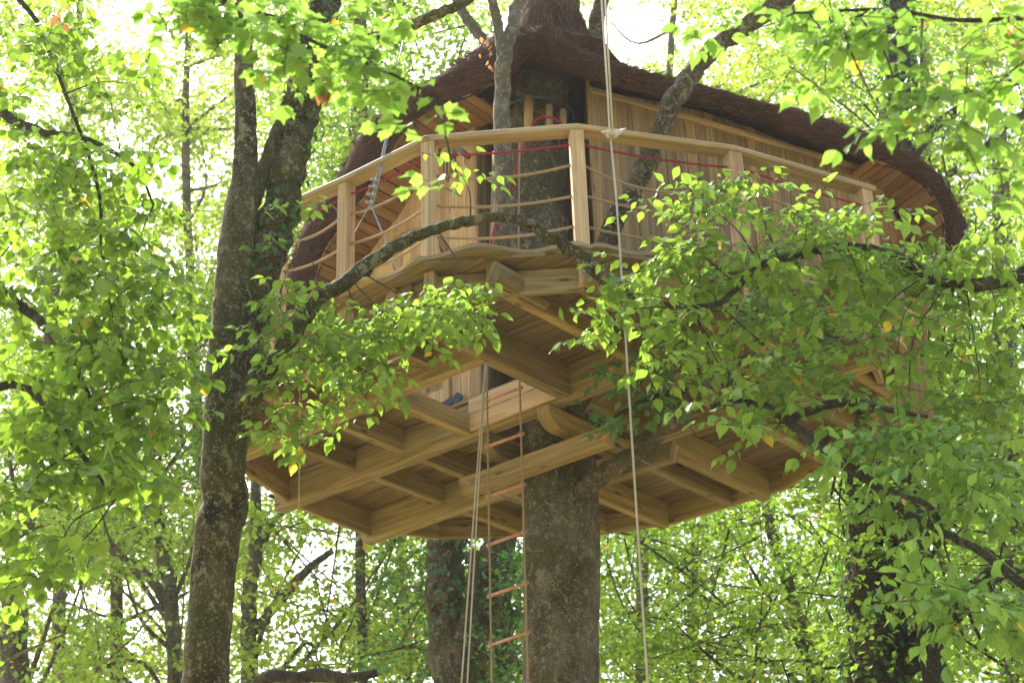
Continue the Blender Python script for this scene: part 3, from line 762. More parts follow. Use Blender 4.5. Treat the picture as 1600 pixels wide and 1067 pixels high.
# thatched roof ----------------------------------------------------
def fbm(P, s):
    P = np.asarray(P) * s
    return (np.sin(P[:, 0] * 1.7 + 1.3 * np.sin(P[:, 1] * 1.1 + P[:, 2])) + np.sin(P[:, 1] * 2.3 + 1.7 * np.sin(P[:, 2] * 1.9)) + np.sin(P[:, 2] * 2.9 + P[:, 0] * 1.3) + .5 * np.sin(P[:, 0] * 6.1 + P[:, 2] * 5.3)) / 3.5
def resample(P, step):
    d = np.concatenate([[0], np.cumsum(np.linalg.norm(np.diff(P, axis=0), axis=1))]); n = int(d[-1] / step) + 2
    t = np.linspace(0, d[-1], n); return np.stack([np.interp(t, d, P[:, i]) for i in range(3)], 1), t / d[-1]
def thatch(out, inn, back, rise, blen, seedp):
    ns = 90
    def rs(P):
        d = np.concatenate([[0], np.cumsum(np.linalg.norm(np.diff(P, axis=0), axis=1))]); t = np.linspace(0, d[-1], ns)
        return np.stack([np.interp(t, d, P[:, i]) for i in range(3)], 1)
    O, I = rs(out), rs(inn); rows = []
    B = np.asarray(back, float)
    nrm = O - I; nrm /= np.linalg.norm(nrm, axis=1)[:, None]
    for f, dep in ((.25, .10), (.12, .06), (0, .02), (.18, -.03), (.42, -.055), (.68, -.045), (.9, -.01)): rows.append(I + (O - I) * f + B * dep)
    for dep in (.06, .2, .45, .9, blen): rows.append(O + B * dep + nrm * (.05 if dep < blen else 0) + Zv * rise * (dep / blen))
    rows.append(I * .75 + O * .25 + B * blen + Zv * rise)
    G = np.array(rows)                       # (nr, ns, 3)
    nr = len(rows); flat = G.reshape(-1, 3)
    dsp = fbm(flat, 5.0) * .022 + fbm(flat, 17.0) * .012 + RNG.normal(0, .004, len(flat))
    nv = np.repeat(nrm[None], nr, 0).reshape(-1, 3); flat = flat + nv * dsp[:, None] - B * (np.abs(dsp) * .6)[:, None]
    fs = [[r_ * ns + i, r_ * ns + i + 1, (r_ + 1) * ns + i + 1, (r_ + 1) * ns + i] for r_ in range(nr - 1) for i in range(ns - 1)]
    fs += [[r_ * ns for r_ in range(nr)], [r_ * ns + ns - 1 for r_ in range(nr)][::-1]]
    return flat, fs, G, nrm
def fibres(G, nrm, B, count, fmb, rows=(2, 9), ln=(.05, .13)):
    nr, ns, _ = G.shape
    for _ in range(count):
        r_ = random.uniform(rows[0], rows[1]); i = random.uniform(0, ns - 1.001); a, c = int(r_), int(i)
        fr_, fi = r_ - a, i - c
        p = (G[a, c] * (1 - fi) + G[a, c + 1] * fi) * (1 - fr_) + (G[a + 1, c] * (1 - fi) + G[a + 1, c + 1] * fi) * fr_
        out = -B * random.uniform(.2, .8) + nrm[c] * (.5 if r_ > 6 else -.05) + RNG.normal(0, .28, 3) - Zv * random.uniform(0, .4) + (G[a, c + 1] - G[a, c]) / np.linalg.norm(G[a, c + 1] - G[a, c]) * (.9 if c > ns // 12 else 0)
        out /= np.linalg.norm(out); l = random.uniform(*ln); s = np.cross(out, RNG.normal(0, 1, 3)); s = s / np.linalg.norm(s) * .0035
        fmb.add([p - out * .03 - s, p - out * .03 + s, p + out * l], [[0, 1, 2]], tint=random.random() ** 2)
roof = MB(); fib = MB()
fl, fs, G1, n1_ = thatch(outL, innL, DB, .35, 2.2, 1); roof.add(fl, fs, smooth=True, tint=0); fibres(G1, n1_, DB, 5200, fib)
outR2 = outR.copy(); innR2 = innR.copy()
fl, fs, G2, n2_ = thatch(outR2, innR2, DRn, .45, 2.3, 2); roof.add(fl, fs, smooth=True, tint=0); fibres(G2, n2_, DRn, 6500, fib)
rf = roof.build('roof', M['thatch'], TH)
# collar of thatch round the trunk
cz = onY(862, 18, 11.5)[2]; cc = np.array([onY(861, 30, 11.62)[0], 11.62]); col = MB(); K = 44; vs = []; rowsn = [(.235, 0), (.27, -.03), (.29, -.12), (.31, -.24), (.35, -.34), (.43, -.44), (.56, -.54), (.45, -.62), (.2, -.5)]
for r_, dz in rowsn:
    for k in range(K):
        a = 2 * math.pi * k / K; rr = r_ * (1 + .04 * math.sin(a * 7 + dz * 9) + random.uniform(-.02, .02)); 
        vs.append((cc[0] + rr * math.cos(a), cc[1] + rr * math.sin(a), cz + dz + (.04 * math.sin(a * 3 + 1) if dz > -.2 else 0)))
fs = [[j * K + k, (j + 1) * K + k, (j + 1) * K + (k + 1) % K, j * K + (k + 1) % K] for j in range(len(rowsn) - 1) for k in range(K)]
col.add(vs, fs, smooth=True, tint=0); col.build('thatch_collar', M['thatch'], rf)
for _ in range(3800):
    a = random.uniform(0, 6.283); j = random.uniform(0, 5.9); r0, z0 = rowsn[int(j)]; r1, z1 = rowsn[int(j) + 1]; f = j % 1
    rr, zz = r0 + (r1 - r0) * f + .01, z0 + (z1 - z0) * f
    p = np.array([cc[0] + rr * math.cos(a), cc[1] + rr * math.sin(a), cz + zz]); s = np.array([-math.sin(a), math.cos(a), 0]) * .003
    l = random.uniform(.08, .22); d = np.array([math.cos(a) * .12, math.sin(a) * .12, -1 if j > .5 else random.choice((1, .4))]) + RNG.normal(0, .14, 3); d /= np.linalg.norm(d)
    fib.add([p - s, p + s, p + d * l], [[0, 1, 2]], tint=random.random() ** 2)
fib.build('thatch_fibre', M['thatch'], rf, kind='stuff')

# ================================================================== MAIN TREE
MT = empty('host_tree', Vector(onY(877, 1067, 11.75) * np.array([1, 1, 0]) + Zv * GROUND), 'thick lichen-covered trunk passing up through the tree house deck and roof', 'tree')
limb('trunk', [(877, 1110, 11.75, 59), (877, 980, 11.75, 58), (877, 860, 11.75, 60), (876, 740, 11.75, 57), (868, 640, 11.72, 56), (852, 520, 11.7, 55), (838, 400, 11.7, 53), (836, 250, 11.7, 52), (843, 120, 11.7, 50), (858, 20, 11.7, 46), (866, -90, 11.7, 42), (870, -300, 11.7, 34)], M['bark'], MT, seg=40, wob=.02, jitter=.012, ground=True, n=7)
limb('limb', [(892, 790, 11.66, 14), (925, 752, 11.42, 15), (975, 718, 11.2, 14), (1020, 690, 11.0, 13), (1060, 645, 10.75, 13), (1095, 605, 10.5, 12), (1130, 580, 10.3, 13), (1180, 560, 10.1, 10), (1250, 545, 9.9, 7), (1330, 530, 9.8, 4)], M['bark'], MT, wob=.12)
limb('limb', [(880, 700, 11.7, 24), (905, 600, 11.2, 20), (925, 470, 10.8, 18), (945, 385, 10.6, 17), (972, 325, 10.5, 15), (1005, 262, 10.5, 18), (1030, 205, 10.5, 15), (1055, 155, 10.5, 17), (1098, 90, 10.6, 15), (1155, 50, 10.7, 13), (1215, 5, 10.8, 14), (1280, -50, 10.9, 12)], M['bark_moss'], MT, wob=.12)
limb('stem', [(858, 720, 11.7, 16), (848, 650, 11.66, 14), (820, 565, 11.5, 13), (798, 480, 11.1, 12), (788, 400, 10.8, 12), (786, 250, 10.6, 13), (785, 150, 10.55, 12), (788, 95, 10.5, 12), (800, 40, 10.5, 10), (815, -10, 10.5, 9), (835, -90, 10.5, 7)], M['bark_pale'], MT, wob=.1)
limb('stem', [(788, 110, 10.5, 10), (783, 70, 10.48, 8), (775, 25, 10.45, 8), (764, -15, 10.4, 7), (745, -80, 10.4, 6)], M['bark_pale'], MT)
limb('stem', [(790, 95, 12.2, 9), (755, 62, 12.2, 8), (733, 35, 12.2, 8), (712, 0, 12.2, 7), (690, -60, 12.2, 6)], M['bark_pale'], MT)
limb('limb', [(880, 60, 12.2, 14), (925, 70, 12.2, 14), (932, 30, 12.2, 12), (945, -20, 12.2, 10), (960, -100, 12.2, 8)], M['bark'], MT)
# knots / sawn branch scars
for x, y, rr in ((842, 111, 10), (834, 348, 9), (850, 842, 22)):
    c = onY(x, y, 11.42); vs = []; 
    b = MB(); ring_ = [c + np.array([math.cos(a), -.0, 0]) * rr * .0044 * (1.4 if rr > 20 else 1) + Zv * math.sin(a) * rr * .0036 * (.7 if rr > 20 else 1) for a in np.linspace(0, 2 * math.pi, 17)[:-1]]
    b.prism(ring_, (0, .14, 0)); b.build('bark_scar', M['bark_pale'], MT)

# pegs and strap on the trunk
BT = empty('trunk_strap', Vector(onY(850, 200, 11.35)), 'green strap round the trunk above the handrail with upright round pegs behind it', 'strap')
for x, y0, y1, rr in ((826, 152, 215, 8.5), (858, 165, 205, 6.5), (880, 172, 215, 6)):
    a, c = onY(x, y1, 11.36), onY(x, y0, 11.36)
    MB().tube([a, (a + c) / 2, c], rr * .00452, 14, smooth=True).build('peg', M['peg'], BT)
ctr = onY(838, 190, 11.7); P = [ctr + np.array([math.cos(a) * .30 * (1 + .0 * a), -math.sin(a) * .37, .02 * math.cos(a * 2)]) for a in np.linspace(0, math.pi, 22)]
MB().tube(P, .012, 8).build('strap', M['rope_green'], BT)
RR = MB(); P, _ = smooth_path([onY(885, 200, 11.25), onY(868, 186, 11.2), onY(850, 183, 11.15), onY(835, 190, 11.1), onY(818, 225, 10.9), onY(800, 290, 10.75), onY(780, 335, 10.7), onY(766, 385, 10.6), onY(762, 430, 10.5)], [1] * 9)
RR.tube(P, .011, 8); tag(RR.build('red_rope', M['rope_red']), 'red rope looped over the trunk strap and slanting down to the deck', 'rope')

# ================================================================== LEFT TREE
LT = empty('forked_tree', Vector((onY(325, 1067, 9.0)[0], 9.0, GROUND)), 'tall mossy forked tree left of the tree house, one branch arching over the railing', 'tree')
_, IVT, _ = limb('trunk', [(318, 1120, 9.1, 38), (321, 1040, 9.1, 36), (331, 930, 9.1, 35), (342, 820, 9.1, 36), (352, 790, 9.1, 37), (348, 740, 9.1, 35), (353, 650, 9.1, 34), (355, 560, 9.1, 31), (361, 480, 9.1, 29), (368, 400, 9.1, 28), (377, 330, 9.1, 26), (383, 275, 9.1, 20), (384, 210, 9.1, 17), (381, 120, 9.1, 15), (381, 40, 9.1, 13), (384, -60, 9.1, 12)], M['bark_moss'], LT, seg=30, wob=.05, jitter=.03, ground=True)
_, IVP, _ = limb('limb', [(360, 680, 9.15, 26), (376, 600, 9.2, 27), (392, 520, 9.2, 28), (409, 440, 9.2, 28), (428, 360, 9.2, 29), (446, 290, 9.2, 28), (462, 220, 9.2, 27), (478, 160, 9.2, 25), (492, 90, 9.2, 22), (508, 30, 9.2, 19), (524, -50, 9.2, 17)], M['bark_moss'], LT, seg=22, wob=.1)
limb('limb', [(378, 360, 9.15, 16), (402, 290, 9.15, 14), (430, 220, 9.15, 11), (452, 150, 9.1, 9), (475, 60, 9.1, 8), (500, -20, 9.1, 6)], M['bark_moss'], LT)
limb('limb', [(485, 120, 9.2, 12), (540, 78, 9.15, 11), (600, 55, 9.1, 10), (660, 32, 9.05, 9), (715, 8, 9, 8), (760, -20, 9, 7)], M['bark_moss'], LT)
o, ARCH, _ = limb('branch', [(378, 650, 9.05, 20), (400, 598, 8.95, 16), (445, 538, 8.9, 13), (498, 470, 8.85, 12), (540, 442, 8.8, 12), (578, 412, 8.8, 12), (618, 384, 8.8, 11), (655, 368, 8.8, 10), (700, 352, 8.8, 9), (735, 345, 8.8, 9), (768, 339, 8.8, 8), (805, 342, 8.8, 8), (830, 352, 8.8, 9), (852, 368, 8.8, 9), (880, 382, 8.8, 10), (905, 400, 8.8, 10), (945, 432, 8.8, 11), (990, 470, 8.8, 12), (1030, 510, 8.75, 11), (1080, 560, 8.7, 11), (1130, 595, 8.7, 10), (1200, 640, 8.6, 8), (1260, 690, 8.5, 6)], M['bark_moss'], LT, wob=.2, jitter=.16, n=5)

# ================================================================== FOLIAGE HELPERS
def tube_to(mb, a, c, r0, r1, sag=.1):
    m1 = (a + c) / 2 + Zv * sag * np.linalg.norm(c - a) + RNG.normal(0, .03, 3)
    P, rr = smooth_path([a, m1, c], [r0, (r0 + r1) / 2, r1], 5); mb.tube(P, rr, 6, cap=False)
def fill(fo, blobs, size, base=None, br=None, slen=(.3, .6), bias=None, dens=1.0, **kw):
    """blobs: (px, py, rx_px, ry_px, Y, dY, count)"""
    for (px, py, rx, ry, Y, dY, cnt) in blobs:
        c = onY(px, py, Y)
        if base is not None and br is not None:
            d = np.linalg.norm(base - c[None], axis=1); j = int(np.argmin(d))
            if d[j] < 1.0: tube_to(br, base[j], c, .005, .002, .04)
        for _ in range(int(cnt * dens + .5)):
            a = random.uniform(0, 2 * math.pi); q = math.sqrt(random.random())
            p = onY(px + rx * q * math.cos(a), py + ry * q * math.sin(a), Y + random.uniform(-dY, dY))
            d = np.array([random.gauss(0, 1), random.gauss(0, 1), random.gauss(.0, .25)])
            if bias is not None: d = d + np.asarray(bias) * random.uniform(.3, 1.6)
            L = random.uniform(*slen)
            fo.spray(p - d / np.linalg.norm(d) * L * .5, d, L, size, **kw)

ivf = Foliage()
for path, cnt, r0 in ((IVP, 420, .10),):
    for _ in range(cnt):
        i = random.randrange(0, len(path)); a = random.uniform(-.9, 3.6); rr = r0 + random.uniform(0, .05)
        p = path[i] + np.array([math.cos(a) * rr, -abs(math.sin(a)) * rr, random.uniform(-.06, .06)])
        ivf.leaf(p, np.array([math.cos(a) * .6, -.5, -.8]) + RNG.normal(0, .35, 3), np.array([math.cos(a), -math.sin(a), .4]) + RNG.normal(0, .3, 3), random.uniform(.03, .065))
ivf.build(LT, 'oval', M['ivy'], 0, M['bark_dark'], twigs=False)
# sprays of the left tree hanging under its arching branch
fo = Foliage(); br = MB()
fill(fo, [(470, 470, 50, 25, 8.8, .3, 4), (440, 600, 40, 60, 8.8, .3, 9), (520, 555, 70, 40, 8.7, .3, 12), (600, 525, 70, 42, 8.7, .3, 14), (680, 500, 65, 42, 8.6, .3, 15), (735, 460, 35, 22, 8.6, .2, 5), (470, 660, 45, 35, 8.7, .3, 6), (560, 600, 50, 25, 8.7, .3, 3), (620, 600, 20, 22, 8.6, .2, 2),
          (720, 270, 30, 35, 8.6, .1, 1), (420, 470, 30, 60, 8.9, .2, 3), (430, 330, 40, 90, 8.9, .2, 2), (470, 180, 30, 70, 8.9, .2, 2), (640, 520, 60, 30, 8.7, .2, 5)], .078, ARCH[:60], br, hang=.55, dens=.95)
fo.build(LT, 'oval', M['leaf_mid'], 300, M['bark_dark'])
br.build('twigs', M['bark_dark'], LT, kind='stuff')

# large leafy bough in front of the deck, right of centre
LB = empty('leafy_bough', Vector(onY(1600, 440, 8.6)), 'leafy hornbeam bough reaching in from the right in front of the deck and long wall', 'branch')
o, B1, _ = limb('branch', [(1680, 400, 8.5, 16), (1600, 430, 8.5, 12), (1530, 445, 8.4, 10), (1470, 440, 8.4, 8), (1400, 400, 8.4, 8), (1320, 385, 8.4, 7), (1240, 400, 8.4, 7), (1180, 420, 8.4, 6), (1130, 470, 8.3, 5), (1080, 480, 8.2, 4)], M['bark_dark'], LB)
fo = Foliage(); br = MB()
fill(fo, [(1090, 310, 60, 40, 8.5, .25, 11), (1180, 300, 70, 40, 8.5, .25, 13), (1030, 390, 50, 35, 8.4, .25, 8), (970, 455, 60, 30, 8.3, .2, 11), (905, 500, 45, 30, 8.3, .2, 7), (1060, 440, 80, 50, 8.4, .25, 17), (1150, 400, 70, 60, 8.4, .3, 15), (1250, 370, 80, 60, 8.4, .3, 16), (1330, 350, 60, 40, 8.4, .3, 11), (1380, 420, 80, 50, 8.4, .3, 14), (1300, 450, 90, 50, 8.4, .3, 14),
          (1100, 520, 90, 45, 8.3, .3, 15), (1200, 520, 90, 40, 8.3, .3, 12), (1040, 560, 50, 40, 8.3, .2, 6), (1150, 600, 90, 30, 8.2, .3, 11), (1260, 600, 90, 40, 8.2, .3, 13), (1350, 560, 80, 50, 8.3, .3, 6), (1450, 380, 60, 50, 8.5, .3, 9), (1540, 400, 70, 60, 8.5, .3, 13), (1550, 520, 60, 70, 8.5, .3, 13), (1420, 650, 110, 50, 8.2, .3, 18), (1540, 660, 80, 60, 8.3, .3, 15), (1180, 660, 30, 25, 8.1, .2, 2), (1450, 500, 50, 60, 8.5, .3, 11), (1400, 560, 50, 30, 8.4, .3, 6), (1490, 460, 40, 50, 8.5, .3, 6)],
     .084, B1, br, hang=.6, dens=.7)
fo.build(LB, 'oval', M['leaf_mid'], 300, M['bark_dark'])
br.build('twigs', M['bark_dark'], LB, kind='stuff')
fo = Foliage()
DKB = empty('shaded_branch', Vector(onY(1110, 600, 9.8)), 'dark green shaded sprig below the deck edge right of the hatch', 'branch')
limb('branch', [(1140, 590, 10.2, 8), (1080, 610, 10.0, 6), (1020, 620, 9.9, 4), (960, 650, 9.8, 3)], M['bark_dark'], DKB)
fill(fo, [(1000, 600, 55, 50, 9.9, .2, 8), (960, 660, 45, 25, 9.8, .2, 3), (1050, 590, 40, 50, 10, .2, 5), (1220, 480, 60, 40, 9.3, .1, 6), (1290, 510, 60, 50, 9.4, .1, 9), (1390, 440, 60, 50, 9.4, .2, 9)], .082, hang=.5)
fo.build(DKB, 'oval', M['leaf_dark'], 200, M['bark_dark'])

# lower right branch
RB = empty('low_branch', Vector(onY(1640, 940, 7.6)), 'dark crooked branch with leaf sprays crossing the lower right', 'branch')
o, B2, _ = limb('branch', [(1680, 960, 7.4, 12), (1600, 912, 7.5, 8), (1530, 860, 7.6, 7), (1470, 830, 7.7, 6.5), (1410, 795, 7.8, 6.5), (1350, 745, 7.9, 7), (1290, 705, 8.0, 7.5), (1240, 665, 8.1, 7.5), (1200, 638, 8.2, 7), (1150, 628, 8.2, 5), (1110, 635, 8.2, 4)], M['bark_dark'], RB, wob=.14)
limb('branch', [(1230, 655, 8.1, 7), (1290, 632, 8.0, 7), (1340, 628, 8.0, 6), (1390, 640, 8, 4), (1450, 650, 8, 3)], M['bark_dark'], RB)
limb('branch', [(1470, 830, 7.7, 6), (1450, 790, 7.6, 5), (1400, 770, 7.6, 4), (1330, 740, 7.6, 2.5)], M['bark_dark'], RB)
fo = Foliage(); br = MB()
fill(fo, [(1290, 690, 70, 20, 7.9, .2, 4), (1370, 700, 80, 40, 7.8, .25, 8), (1470, 700, 90, 50, 7.7, .3, 11), (1560, 740, 60, 70, 7.6, .3, 10), (1400, 780, 60, 30, 7.8, .2, 4), (1500, 880, 90, 60, 7.4, .3, 8), (1570, 960, 60, 70, 7.3, .3, 8), (1200, 660, 40, 12, 8.0, .1, 2), (1450, 960, 50, 50, 7.4, .3, 3)], .085, B2, br, hang=.7)
fo.build(RB, 'oval', M['leaf_near'], 260, M['bark_dark'])
br.build('twigs', M['bark_dark'], RB, kind='stuff')

# near branch, upper right, big leaves
NR = empty('near_branch', Vector(onY(1660, 60, 4.6)), 'near branch of large bright leaves hanging in at the upper right', 'branch')
o, B3, _ = limb('branch', [(1700, 60, 4.6, 5), (1620, 30, 4.7, 4), (1500, 32, 4.8, 3.5), (1380, 15, 4.8, 3), (1240, 20, 4.8, 2)], M['bark_dark'], NR)
fo = Foliage(); br = MB()
fill(fo, [(1240, 25, 60, 22, 4.8, .2, 6), (1300, 60, 60, 30, 4.7, .2, 7), (1380, 60, 60, 40, 4.7, .3, 8), (1450, 110, 60, 50, 4.6, .3, 8), (1380, 190, 50, 25, 4.5, .2, 3), (1500, 190, 60, 60, 4.5, .3, 8), (1560, 80, 60, 60, 4.6, .3, 8), (1560, 260, 50, 60, 4.7, .3, 5), (1290, 130, 30, 15, 4.7, .2, 2), (1400, 205, 30, 10, 4.5, .1, 1), (1130, 50, 60, 30, 5.2, .2, 4)], .072, B3, br, slen=(.14, .3), hang=.5, step=.7)
fo.build(NR, 'oval', M['leaf_near'], 300, M['bark_dark'])
br.build('twigs', M['bark_dark'], NR, kind='stuff')
# near branch, upper left
NL = empty('near_branch', Vector(onY(300, -60, 4.8)), 'near maple branch with broad leaves and one hanging brown seed cluster at the upper left', 'branch')
o, B4, _ = limb('branch', [(250, -90, 4.9, 8), (300, -20, 4.8, 5), (400, 20, 4.8, 4), (500, 70, 4.7, 3), (600, 110, 4.7, 2.4), (680, 150, 4.7, 1.6)], M['bark_dark'], NL)
fo = Foliage(); br = MB()
fill(fo, [(300, 15, 70, 25, 4.7, .2, 8), (400, 25, 70, 35, 4.7, .2, 9), (500, 75, 70, 32, 4.7, .2, 9), (585, 95, 50, 32, 4.7, .2, 6), (640, 140, 45, 20, 4.7, .1, 4), (690, 165, 20, 10, 4.7, .1, 1), (440, 100, 50, 20, 4.7, .2, 3), (560, 30, 70, 30, 5.2, .2, 7), (330, 60, 60, 20, 4.8, .2, 3), (655, 202, 25, 6, 4.9, .1, 1), (700, 285, 14, 14, 4.9, .05, 1)], .062, B4, br, slen=(.12, .28), hang=.35, step=.75)
fo.build(NL, 'lobed', M['leaf_near'], 300, M['bark_dark'])
br.build('twigs', M['bark_dark'], NL, kind='stuff')
fo = Foliage(); c = onY(505, 128, 4.7)
for k in range(12): fo.leaf(c + RNG.normal(0, .006, 3) - Zv * .008 * k * .5, np.array([random.gauss(0, .25), random.gauss(0, .25), -1]), RNG.normal(0, 1, 3), .05)
for k in range(18): fo.leaf(onY(random.gauss(772, 8), random.gauss(72, 20), 10.6), np.array([random.gauss(0, .5), random.gauss(0, .4), -1]), RNG.normal(0, 1, 3), random.uniform(.03, .06))
for c2, k2 in ((onY(92, 20, 7.0), .07), (onY(1200, 545, 8.1), .07), (onY(1590, 60, 4.5), .04)):
    for k in range(9): fo.leaf(c2 + RNG.normal(0, .03, 3), np.array([random.gauss(0, .4), random.gauss(0, .4), -1]), RNG.normal(0, 1, 3), k2 * random.uniform(.4, .8))
fo.build(NL, 'oval', M['leaf_dry'], 0, M['bark_dark'], twigs=False)

# left hanging foliage (linden), in front of the forest
LF = empty('hanging_boughs', Vector(onY(-120, 100, 8.2)), 'hanging linden boughs with round leaves filling the left edge', 'branch')
BB4 = []
for k_, L in enumerate(([(-120, 60, 8.2, 10), (-20, 160, 8.2, 8), (60, 205, 8.1, 6), (130, 215, 8, 4.5), (210, 260, 8, 3), (240, 320, 8, 2)], [(-100, 380, 8.2, 9), (0, 455, 8.2, 8), (60, 500, 8.1, 7), (110, 560, 8, 4), (150, 640, 8, 3)], [(-60, -60, 8.2, 6), (40, 10, 8.1, 4), (80, 90, 8.1, 3), (150, 280, 8, 3), (158, 400, 8, 2)], [(-80, 650, 8.2, 8), (30, 600, 8.2, 6), (120, 700, 8, 4), (180, 780, 8, 3)])):
    o, P, _ = limb('branch', L, M['bark_dark'], LF); BB4.append(P)
BB4 = np.vstack(BB4)
fo = Foliage(); br = MB()
bl = []
for (x, y, rx, ry, n) in ((60, 40, 80, 50, 8), (40, 140, 60, 50, 5), (120, 100, 50, 60, 5), (200, 130, 40, 50, 4), (60, 240, 80, 50, 9), (150, 270, 70, 60, 10), (220, 280, 40, 60, 5), (40, 340, 60, 60, 8), (130, 380, 80, 60, 11), (220, 370, 50, 60, 6), (60, 450, 60, 40, 6), (180, 470, 80, 50, 12), (250, 430, 30, 50, 4), (110, 540, 90, 50, 11), (200, 560, 80, 60, 12), (60, 640, 70, 60, 10), (160, 660, 80, 60, 13), (240, 620, 50, 60, 7), (40, 780, 60, 80, 8), (120, 740, 70, 50, 9), (190, 730, 60, 40, 5), (90, 860, 60, 40, 5), (30, 900, 40, 50, 3), (270, 560, 30, 60, 4)):
    bl.append((x, y, rx, ry, 8.1, .6, n))
fill(fo, bl, .076, BB4, br, hang=.8, droop=.6, dens=1.0)
fo.build(LF, 'round', M['leaf_left'], 300, M['bark_dark'])
br.build('twigs', M['bark_dark'], LF, kind='stuff')

# ================================================================== ROPES, LADDER, CABLE
RL = empty('rope_ladder', Vector(onY(795, 1150, 11.0)), 'rope ladder with reddish wooden rungs hanging through the hatch', 'ladder')
ys = [(625, 606), (697, 678), (775, 757), (850, 831), (930, 911), (1007, 988), (1086, 1068)]
lp = [onY(771, 240, 10.75), onY(765, 420, 11.0), onY(762, 570, 11.1)]; rp = [onY(812, 200, 10.65), onY(810, 400, 10.8)]
for i, (yl, yr) in enumerate(ys):
    xl = 761 + i * 1.3; xr = 812 + i * 2.2
    a = onY(xl, yl, 11.12); c = onZ(xr, yr, a[2])
    lp.append(a); rp.append(c); e = c - a; e /= np.linalg.norm(e)
    MB().tube([a - e * .025, a + (c - a) * .5, c + e * .025], .0115, 10).build('rung', M['rung'], RL)
    for q in (a, c): MB().tube([q - Zv * .018, q, q + Zv * .018], [.012, .018, .012], 8).build('knot', M['rope'], RL)
lp.append(lp[-1] - Zv * .5); rp.append(rp[-1] - Zv * .5)
MB().tube(np.array(lp), .0075, 8).build('rope', M['rope'], RL); MB().tube(np.array(rp), .0075, 8).build('rope', M['rope'], RL)
# white doubled rope
HR = empty('doubled_rope', Vector(onY(725, 1150, 10.6)), 'pale doubled rope slanting down through the hatch left of the rope ladder', 'rope')
for dx, top in ((0, 0), (9, 2)):
    P, _ = smooth_path([onY(775 + top, 250, 10.7), onY(766 + top, 420, 10.85), onY(757 + top, 580, 10.95), onY(742 + dx * .5, 780, 10.8), onY(721 + dx, 1067, 10.55), onY(716 + dx, 1120, 10.5)], [1] * 6)
    MB().tube(P, .0055, 8).build('rope', M['rope_white'], HR)
b = MB(); b.tube([onY(775, 238, 10.7), onY(775, 256, 10.7)], .03, 10); b.build('knot', M['rope_white'], HR)
# single white rope, tied on the handrail
TR = empty('tied_rope', Vector(onY(1014, 1120, 9.3)), 'off-white rope coming from above, knotted on the handrail and hanging to the ground', 'rope')
P, _ = smooth_path([onY(936, -60, 9.35), onY(940, 0, 9.35), onY(948, 120, 9.38), onY(953, 203, 9.46), onY(962, 300, 9.42), onY(972, 440, 9.38), onY(982, 600, 9.35), onY(996, 820, 9.33), onY(1012, 1067, 9.3), onY(1016, 1120, 9.3)], [1] * 10)
MB().tube(P, .0068, 8).build('rope', M['rope_white'], TR)
MB().tube([onY(943, -60, 9.36), onY(949, 60, 9.38), onY(957, 200, 9.45)], .0065, 8).build('rope', M['rope_white'], TR)
kn = MB(); c = np.array(onY(959, 206, 9.46))
for k in range(6):
    ph = random.uniform(0, 6.28); tl = random.uniform(-.5, .5)
    P = [c + np.array([math.cos(a) * random.uniform(.03, .05) + (k - 2.5) * .012, math.sin(a) * .05 * math.cos(tl), math.sin(a) * .034 + math.cos(a) * .007 * k - .003 * k]) for a in np.linspace(ph, ph + 6.0, 16)]
    kn.tube(P, .0075, 7)
for dx, dz in ((-.045, -.07), (-.03, -.05), (.035, -.035)):
    P, _ = smooth_path([c, c + np.array([dx * .9, -.03, -.01]), c + np.array([dx, -.035, dz])], [1] * 3); kn.tube(P, .008, 7)
kn.build('knot', M['rope_white'], TR)
# steel stay
SC = empty('steel_stay', Vector(onY(600, 330, 9.3)), 'steel cable stay with rope clamps splitting in two behind the left railing', 'cable')
a, j, l1, l2 = onY(618, 120, 9.8), onY(579, 318, 9.85), onY(550, 370, 10.3), onY(627, 434, 10.0)
jt = onY(604, 212, 9.82)
MB().tube([onY(640, 20, 9.75), a, jt, j], .006, 8).build('cable', M['steel'], SC)
off = np.array([.018, 0, 0]); MB().tube([jt + off * .5, onY(592, 262, 9.83) + off, j + off], .006, 8).build('cable', M['steel'], SC)
MB().tube([j, l1], .005, 8).build('cable', M['steel'], SC); MB().tube([j, l2], .006, 8).build('cable', M['steel'], SC)
for y in (215, 282, 292, 304, 316):
    c = a + (j - a) * ((y - 120) / 198); MB().tube([c + off * .5 - Zv * .016, c + off * .5 + Zv * .016], .014 if y > 220 else .010, 10).build('clamp', M['steel'], SC)
    if y > 220: MB().tube([c + off * .5, c + off * .5 - np.array([.045, 0, -.004])], .008, 8).build('bolt', M['steel'], SC)
MB().tube([onY(468, 585, 10.6), onY(467, 795, 10.6)], .0045, 6); 
b = MB(); b.tube([onY(469, 585, 10.6), onY(467, 792, 10.6)], .0035, 6); tag(b.build('thin_line', M['rope_white']), 'thin cord hanging below the deck near its left corner', 'cord')
# small hanging chime by the left post
CH = empty('wind_chime', Vector(onV(701, 232, 8.5)), 'brown wooden wind chime hanging above the deck beside the door', 'wind chime')
c = onV(702, 236, 8.5)
MB().tube([c + Zv * .28, c + Zv * .04], .005, 6).build('cord', M['rope'], CH)
MB().tube([c + Zv * .05, c + Zv * .035, c, c - Zv * .035, c - Zv * .05], [.015, .04, .062, .06, .045], 14).build('chime_top', M['peg'], CH)
for k in range(6):
    a = k / 6 * 6.283; q = c + np.array([math.cos(a) * .045, math.sin(a) * .045, -.05]); MB().tube([q, q - Zv * random.uniform(.17, .26)], .007, 7).build('chime_tube', M['chime'], CH)
q0, q1 = c + DA * .06 - Zv * .0, c + DA * .22 - Zv * .16 - DB * .02
MB().tube([q0, (q0 + q1) / 2 + Zv * .01, q1], [.02, .028, .022], 10).build('driftwood', M['chime'], CH)

